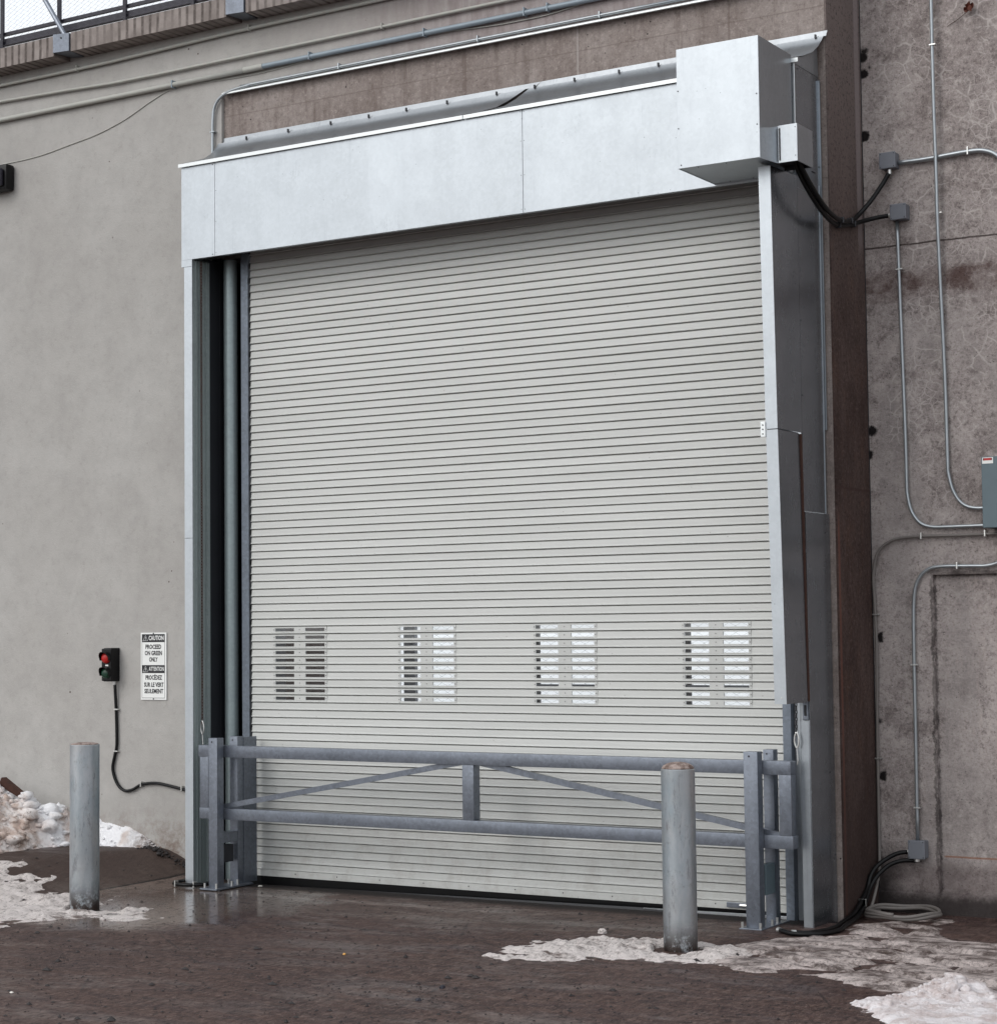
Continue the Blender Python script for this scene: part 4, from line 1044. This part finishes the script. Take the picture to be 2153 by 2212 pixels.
# leaf stuck on the wall
lf = empty('dead_leaf', (5.78, .70, 6.05), 'curled dead brown leaf stuck high on the stained wall', 'leaf')
m = MB(); r2 = random.Random(5); n = 18
ring = []
for k in range(n):
    a = 2 * math.pi * k / n; rr = .036 * r2.uniform(.65, 1.35); ring.append((5.785 + rr * math.cos(a), .690 - r2.uniform(0, .035), 6.125 + rr * math.sin(a) * .9))
mid = [(5.785 + .02 * math.cos(2 * math.pi * k / n), .700 - r2.uniform(0, .012), 6.125 + .02 * math.sin(2 * math.pi * k / n)) for k in range(n)]
m.add(ring + mid, [(k, (k + 1) % n, n + (k + 1) % n, n + k) for k in range(n)] + [tuple(n + k for k in range(n))])
mk('leaf_blade', m, 'leaf', lf)
mk('stem', MB().tube([(5.76, .70, 6.10), (5.69, .708, 6.06), (5.62, .712, 6.03)], .0022, 4), 'rust', lf)

# ------------------------------------------------------------------ yard seen through the small windows
yf = empty('yard_fence', (2, 1.2, -.1), 'dark chain-link fence in the snowy yard seen through the door windows', 'fence')
mk('chain_link', chainlink(.5, 4.6, 1.05, 2.15, 1.2, .052, .0015), 'ink', yf, kind='stuff')
mk('post', MB().box(.700, .812, 1.15, 1.19, -.1, 2.2), 'box', yf)
mk('post', MB().box(1.968, 2.002, 1.15, 1.18, -.1, 2.2), 'cavity', yf)
mk('post', MB().box(3.300, 3.336, 1.15, 1.18, -.1, 2.2), 'cavity', yf)
mk('rail', MB().box(1.50, 5, 1.12, 1.148, 1.408, 1.436), 'box', yf)
yw = MB().box(-3.5, .05, 1.4, 1.7, -.1, 2.9)
mk('yard_wall', yw, 'yardwall', label='dark brown wall beyond the door seen through the leftmost windows', cat='wall')

# ------------------------------------------------------------------ snow, slush, grit
pile_poly = [(-3.9, .2), (-3.9, -1.5), (-3.2, -1.45), (-2.4, -1.22), (-1.95, -.85), (-1.88, -.40), (-1.75, -.10), (-1.45, -.06), (-1.15, -.03), (-.98, .04), (-.9, .2)]
def pile(X, Y, D):
    hmax = np.interp(X, [-6, -3.0, -2.63, -2.35, -2.2, -2.1, -1.95, -1.8, -1.5, -1.38, -1.28, -1.15, -1.0, -.9], [1.2, .90, .74, .66, .68, .60, .66, .42, .38, .28, .18, .09, .04, .0])
    lump = (fbm(X, Y, 5, 21, 5) - .5) * .34 + (fbm(X, Y, 12, 51, 5) - .5) * .26 + np.abs(fbm(X, Y, 34, 77, 3) - .5) * .09
    prof = 1 - np.exp(-np.clip(D, 0, 9) / np.interp(X, [-3, -2, -1.2], [.85, .48, .14]))
    h = hmax * prof * 1.12 + lump * np.clip(D * 2.2, 0, 1) * np.clip(hmax * 2.2, .12, 1)
    rim = .035 * np.clip(D / .06, 0, 1)
    return np.where(D > 0, np.maximum(h, 0) * .96 + rim, D * .6)
T = NT('snow_pile')
x_, y_, z_ = T.xyz()
n_ = T.noise(5.5, 7, .72); m_ = T.noise(26, 6, .75)
c_ = T.mix(T.ramp(n_, .42, .60), (.84, .78, .75), (.56, .44, .38))
c_ = T.mix(T.ramp(m_, .54, .68, 0, .7), c_, (.26, .185, .15))
c_ = T.mix(T.ramp(T.noise(11, 6, .8, vec=T.scale((1, 1, 1), (7, 3, 1))), .54, .66, 0, .8), c_, (.11, .07, .05))
hi = T.math('MULTIPLY', T.ramp(y_, -.45, -.22), T.ramp(T.noise(2.5, 3), .40, .52, .2, .95))
c_ = T.mix(hi, c_, (.88, .88, .90))
east = T.ramp(x_, -1.35, -1.1)
c_ = T.mix(T.math('MULTIPLY', east, T.ramp(m_, .35, .6, .2, .95)), c_, (.16, .11, .085))
T.bump(T.math('ADD', m_, T.noise(80, 4, .7)), .6, .02)
M['pile'] = T.set(c_, .6, 0, .3)
height_patch('snow_pile', pile_poly, pile, 'pile', .013, 'dirty ploughed snow bank heaped against the plaster wall at left', 'snow bank', .06, 6, seed=13)

def thin(hm, k=.12, tex=.5, ax=1.0, fs=9, seed=31):
    def f(X, Y, D):
        n = fbm(X, Y, fs, seed, 5)
        base = hm * (1 - np.exp(-np.clip(D, 0, 9) / k))
        h = base * (1 - tex + tex * 2 * (n - .15))
        return np.where(D > 0, h - hm * .12, D * .5)
    return f
height_patch('snow_patch', [(-4.5, -1.25), (-2.2, -1.08), (-1.67, -1.08), (-1.1, -1.14), (-.80, -1.10), (-.43, -1.27), (-.15, -1.55), (.02, -1.66), (.32, -1.60), (.70, -2.02), (.45, -2.14), (.10, -2.20), (-.02, -2.5), (-.1, -2.86), (-.5, -3.4), (-4.5, -3.2)],
             lambda X, Y, D: np.where((np.hypot(X + .07, Y + 1.70) < .20), -.01, thin(.034, .10, 1.35, fs=7, seed=37)(X, Y, D)), 'slushw', .018, 'thin streaky snow sheet around the foot of the left bollard', 'snow patch', .26, 7)
height_patch('snow_patch', [(3.60, -2.23), (3.55, -1.95), (3.60, -1.60), (3.84, -1.36), (4.22, -1.24), (4.47, -1.22), (4.75, -1.25), (5.0, -1.35), (5.05, -1.85), (4.80, -1.92), (4.61, -1.95), (4.33, -2.03), (4.18, -2.15), (4.02, -2.30), (3.8, -2.30)],
             lambda X, Y, D: np.where(np.hypot(X - 4.548, Y + 1.55) < .16, -.01, thin(.038, .09, 1.2, fs=10, seed=41)(X, Y, D)), 'slushw', .012, 'low dirty snow mound around the foot of the right bollard', 'snow patch', .14, 12)
height_patch('slush_sheet', [(4.80, -1.22), (4.85, -.85), (5.15, -.62), (5.12, -.1), (5.366, .30), (5.58, .52), (5.66, .10), (5.70, -.10), (5.80, -.36), (5.97, -.60), (6.2, -.42), (6.9, -.2), (7.5, -1.2), (7.5, -2.6), (6.9, -2.75), (6.273, -2.2), (6.165, -2.24), (5.87, -2.10), (5.275, -2.02), (4.96, -1.90)],
             lambda X, Y, D: np.where(D > 0, np.minimum(.030, .20 * (fbm(X, Y, 8, 61, 6, .55) - .40)) * (1 - np.exp(-np.clip(D, 0, 9) / .08)), D * .5), 'slush', .018, 'brown streaky slush spreading over the ground toward the right wall', 'slush', .16, 5)
def mound(X, Y, D):
    pk = .055 * np.exp(-((X - 6.49) ** 2 + (Y + 2.28) ** 2) / .022) + .02 * np.exp(-((X - 6.62) ** 2 + (Y + 2.33) ** 2) / .02)
    n = fbm(X, Y, 12, 81, 5)
    h = .032 * (1 - np.exp(-np.clip(D, 0, 9) / .04)) * (.4 + 1.2 * n) + pk * (.4 + 1.2 * fbm(X, Y, 30, 91, 4))
    return np.where(D > 0, h, D * .5)
height_patch('snow_mound', [(6.09, -2.66), (6.18, -2.52), (6.25, -2.38), (6.30, -2.20), (6.40, -2.10), (6.60, -2.13), (6.80, -2.18), (7.4, -2.5), (7.6, -4.2), (6.8, -4.2), (6.50, -3.25), (6.372, -2.98)],
             mound, 'snow', .010, 'clean white snow heap in the bottom right corner', 'snow heap', .09, 14)
height_patch('gap_light_snow', [(3.45, .10), (3.5, .7), (4.6, .74), (4.6, .045), (3.9, .045)], lambda X, Y, D: np.where(D > 0, .012, D * .3), 'yardsnow', .01, 'snow added behind the door gap to give its bright strip', 'snow patch', .004, 6)  # pale snow added to make the strip of light under the door
# crumbled snow clods lying on the bank and the heap
def clods(name, pts, mat, label, cat, seed):
    m = MB(); q = random.Random(seed)
    bm = bmesh.new(); bmesh.ops.create_icosphere(bm, subdivisions=2, radius=1); bm.verts.index_update()
    V = [v.co.copy() for v in bm.verts]; F = [[w.index for w in f.verts] for f in bm.faces]; bm.free()
    for x, y, z, rr in pts:
        ph = [q.uniform(0, 6.3) for _ in range(6)]; sx, sy, sz = q.uniform(.75, 1.3), q.uniform(.75, 1.3), q.uniform(.5, .85)
        vs = []
        for v in V:
            d = 1 + .22 * math.sin(3 * v.x + ph[0]) * math.cos(2.6 * v.y + ph[1]) + .16 * math.sin(5 * v.z + ph[2] + 3 * v.x) + .09 * math.sin(9 * v.y + ph[3] + 4 * v.z)
            vs.append((x + v.x * rr * d * sx, y + v.y * rr * d * sy, z + v.z * rr * d * sz))
        m.add(vs, F)
    return mk(name, m, mat, smooth=True, label=label, cat=cat, kind='stuff')
q = np.random.default_rng(77); dd = [(x, -.0 - abs(q.normal(0, .05)), float(gz(np.array(x), np.array(-.02))) + .002, .008 * math.exp(q.normal(0, .5))) for x in q.uniform(-1.1, -.55, 120)]
clods('dirt_clods', dd, 'grit', 'dark dirt crumbs along the foot of the plaster wall', 'dirt', 9)
q = np.random.default_rng(77); X = q.uniform(-3.1, -.85, 2600); Y = q.uniform(-1.35, .04, 2600)
D = sdist(X, Y, pile_poly); Hh = pile(X, Y, D); pts = []
for x, y, d, h in zip(X, Y, D, Hh):
    if d < -.02 or (d > .45 and q.random() < .55): continue
    rr = min(.075, .013 * math.exp(q.normal(.25, .62))) * (1.25 if x < -1.7 else .8)
    pts.append((x, y, float(gz(np.array(x), np.array(y))) + max(h, 0) - rr * .12, rr))
    if len(pts) > 760: break
clods('snow_clods', pts, 'pile', 'crumbled snow clods on the bank beside the left wall', 'snow clods', 5)
X = q.uniform(6.15, 6.95, 600); Y = q.uniform(-2.75, -2.05, 600); hp = [(6.09, -2.66), (6.18, -2.52), (6.25, -2.38), (6.30, -2.20), (6.40, -2.10), (6.60, -2.13), (6.80, -2.18), (7.4, -2.5), (7.6, -4.2), (6.8, -4.2), (6.50, -3.25), (6.372, -2.98)]
D = sdist(X, Y, hp); Hh = mound(X, Y, D); pts = []
for x, y, d, h in zip(X, Y, D, Hh):
    near = math.hypot(x - 6.49, y + 2.28)
    if d < .01 or q.random() > (.9 if near < .2 else .22): continue
    rr = .009 * math.exp(q.normal(.1, .5)) * (1.6 if near < .15 else 1)
    pts.append((x, y, float(gz(np.array(x), np.array(y))) + max(h, 0) - rr * .1, rr))
clods('snow_clods', pts, 'snow', 'crumbled clods on top of the white heap at bottom right', 'snow clods', 6)
# grit scattered on the paving
m = MB(); rg = np.random.default_rng(5)
for k in range(3200):
    x = rg.uniform(-1.5, 7.4); y = rg.uniform(-5.6, -.25)
    if rg.random() < .35: y = rg.normal(-3.6, .8); x = rg.uniform(0, 6)
    s = .0036 * rg.lognormal(0, .6); z = float(gz(np.array(x), np.array(y)))
    a = rg.uniform(0, 6.28); e = rg.uniform(.6, 1.8)
    ring = [(x + s * e * math.cos(a + t) * (1 + .3 * rg.random()), y + s * math.sin(a + t), z + s * .2) for t in (0, 1.3, 2.5, 3.8, 5.1)]
    m.add(ring + [(x, y, z + s * 1.1)], [(i, (i + 1) % 5, 5) for i in range(5)])
mk('grit', m, 'grit', kind='stuff', label='dark grit scattered over the wet paving', cat='grit')
def scrap(name, x, y, sx, sy, h, mat, label, cat, rot=0.0, seed=1):
    r3 = random.Random(seed); z = float(gz(np.array(x), np.array(y))); v = []; n = 9
    for lvl, (k, zz) in enumerate(((1, .0005), (.9, h * .6), (.45, h))):
        for i in range(n):
            a = 2 * math.pi * i / n; q = k * r3.uniform(.75, 1.15); px, py = sx * q * math.cos(a), sy * q * math.sin(a)
            v.append((x + px * math.cos(rot) - py * math.sin(rot), y + px * math.sin(rot) + py * math.cos(rot), z + zz))
    f = [(l * n + i, l * n + (i + 1) % n, (l + 1) * n + (i + 1) % n, (l + 1) * n + i) for l in range(2) for i in range(n)] + [tuple(2 * n + i for i in range(n))]
    mk(name, MB().add(v, f), mat, label=label, cat=cat)
scrap('paper_scrap', .25, -.20, .018, .008, .008, 'paper', 'tiny white scrap on the ground by the left end of the door', 'litter', .5, 2)
scrap('paper_scrap', 1.89, -4.45, .014, .008, .008, 'paper', 'tiny white scrap near the bottom left corner', 'litter', .2, 3)
scrap('peel_scrap', 2.79, -2.57, .010, .010, .010, 'orange', 'tiny orange crumb on the middle of the paving', 'litter', 0, 4)
scrap('stone', 3.95, -3.25, .013, .03, .016, 'stub', 'small dark stone, the upper of two near the bottom middle', 'stone', .2, 5)
scrap('stone', 4.04, -3.62, .020, .018, .014, 'stub', 'small dark stone, the lower of two near the bottom middle', 'stone', 1.2, 6)
scrap('snow_lump', 3.80, -1.14, .035, .03, .03, 'slushw', 'small snow lump behind the mound of the right bollard', 'snow lump', .2, 7)
mk('wooden_stake', MB().hexa([(-2.495, -.30, .600), (-2.49, -.25, .605), (-2.18, -.23, .47), (-2.18, -.28, .46), (-2.455, -.30, .665), (-2.45, -.25, .665), (-2.18, -.23, .50), (-2.18, -.28, .50)]), 'rust', label='dark reddish board sticking out of the snow bank', cat='board')
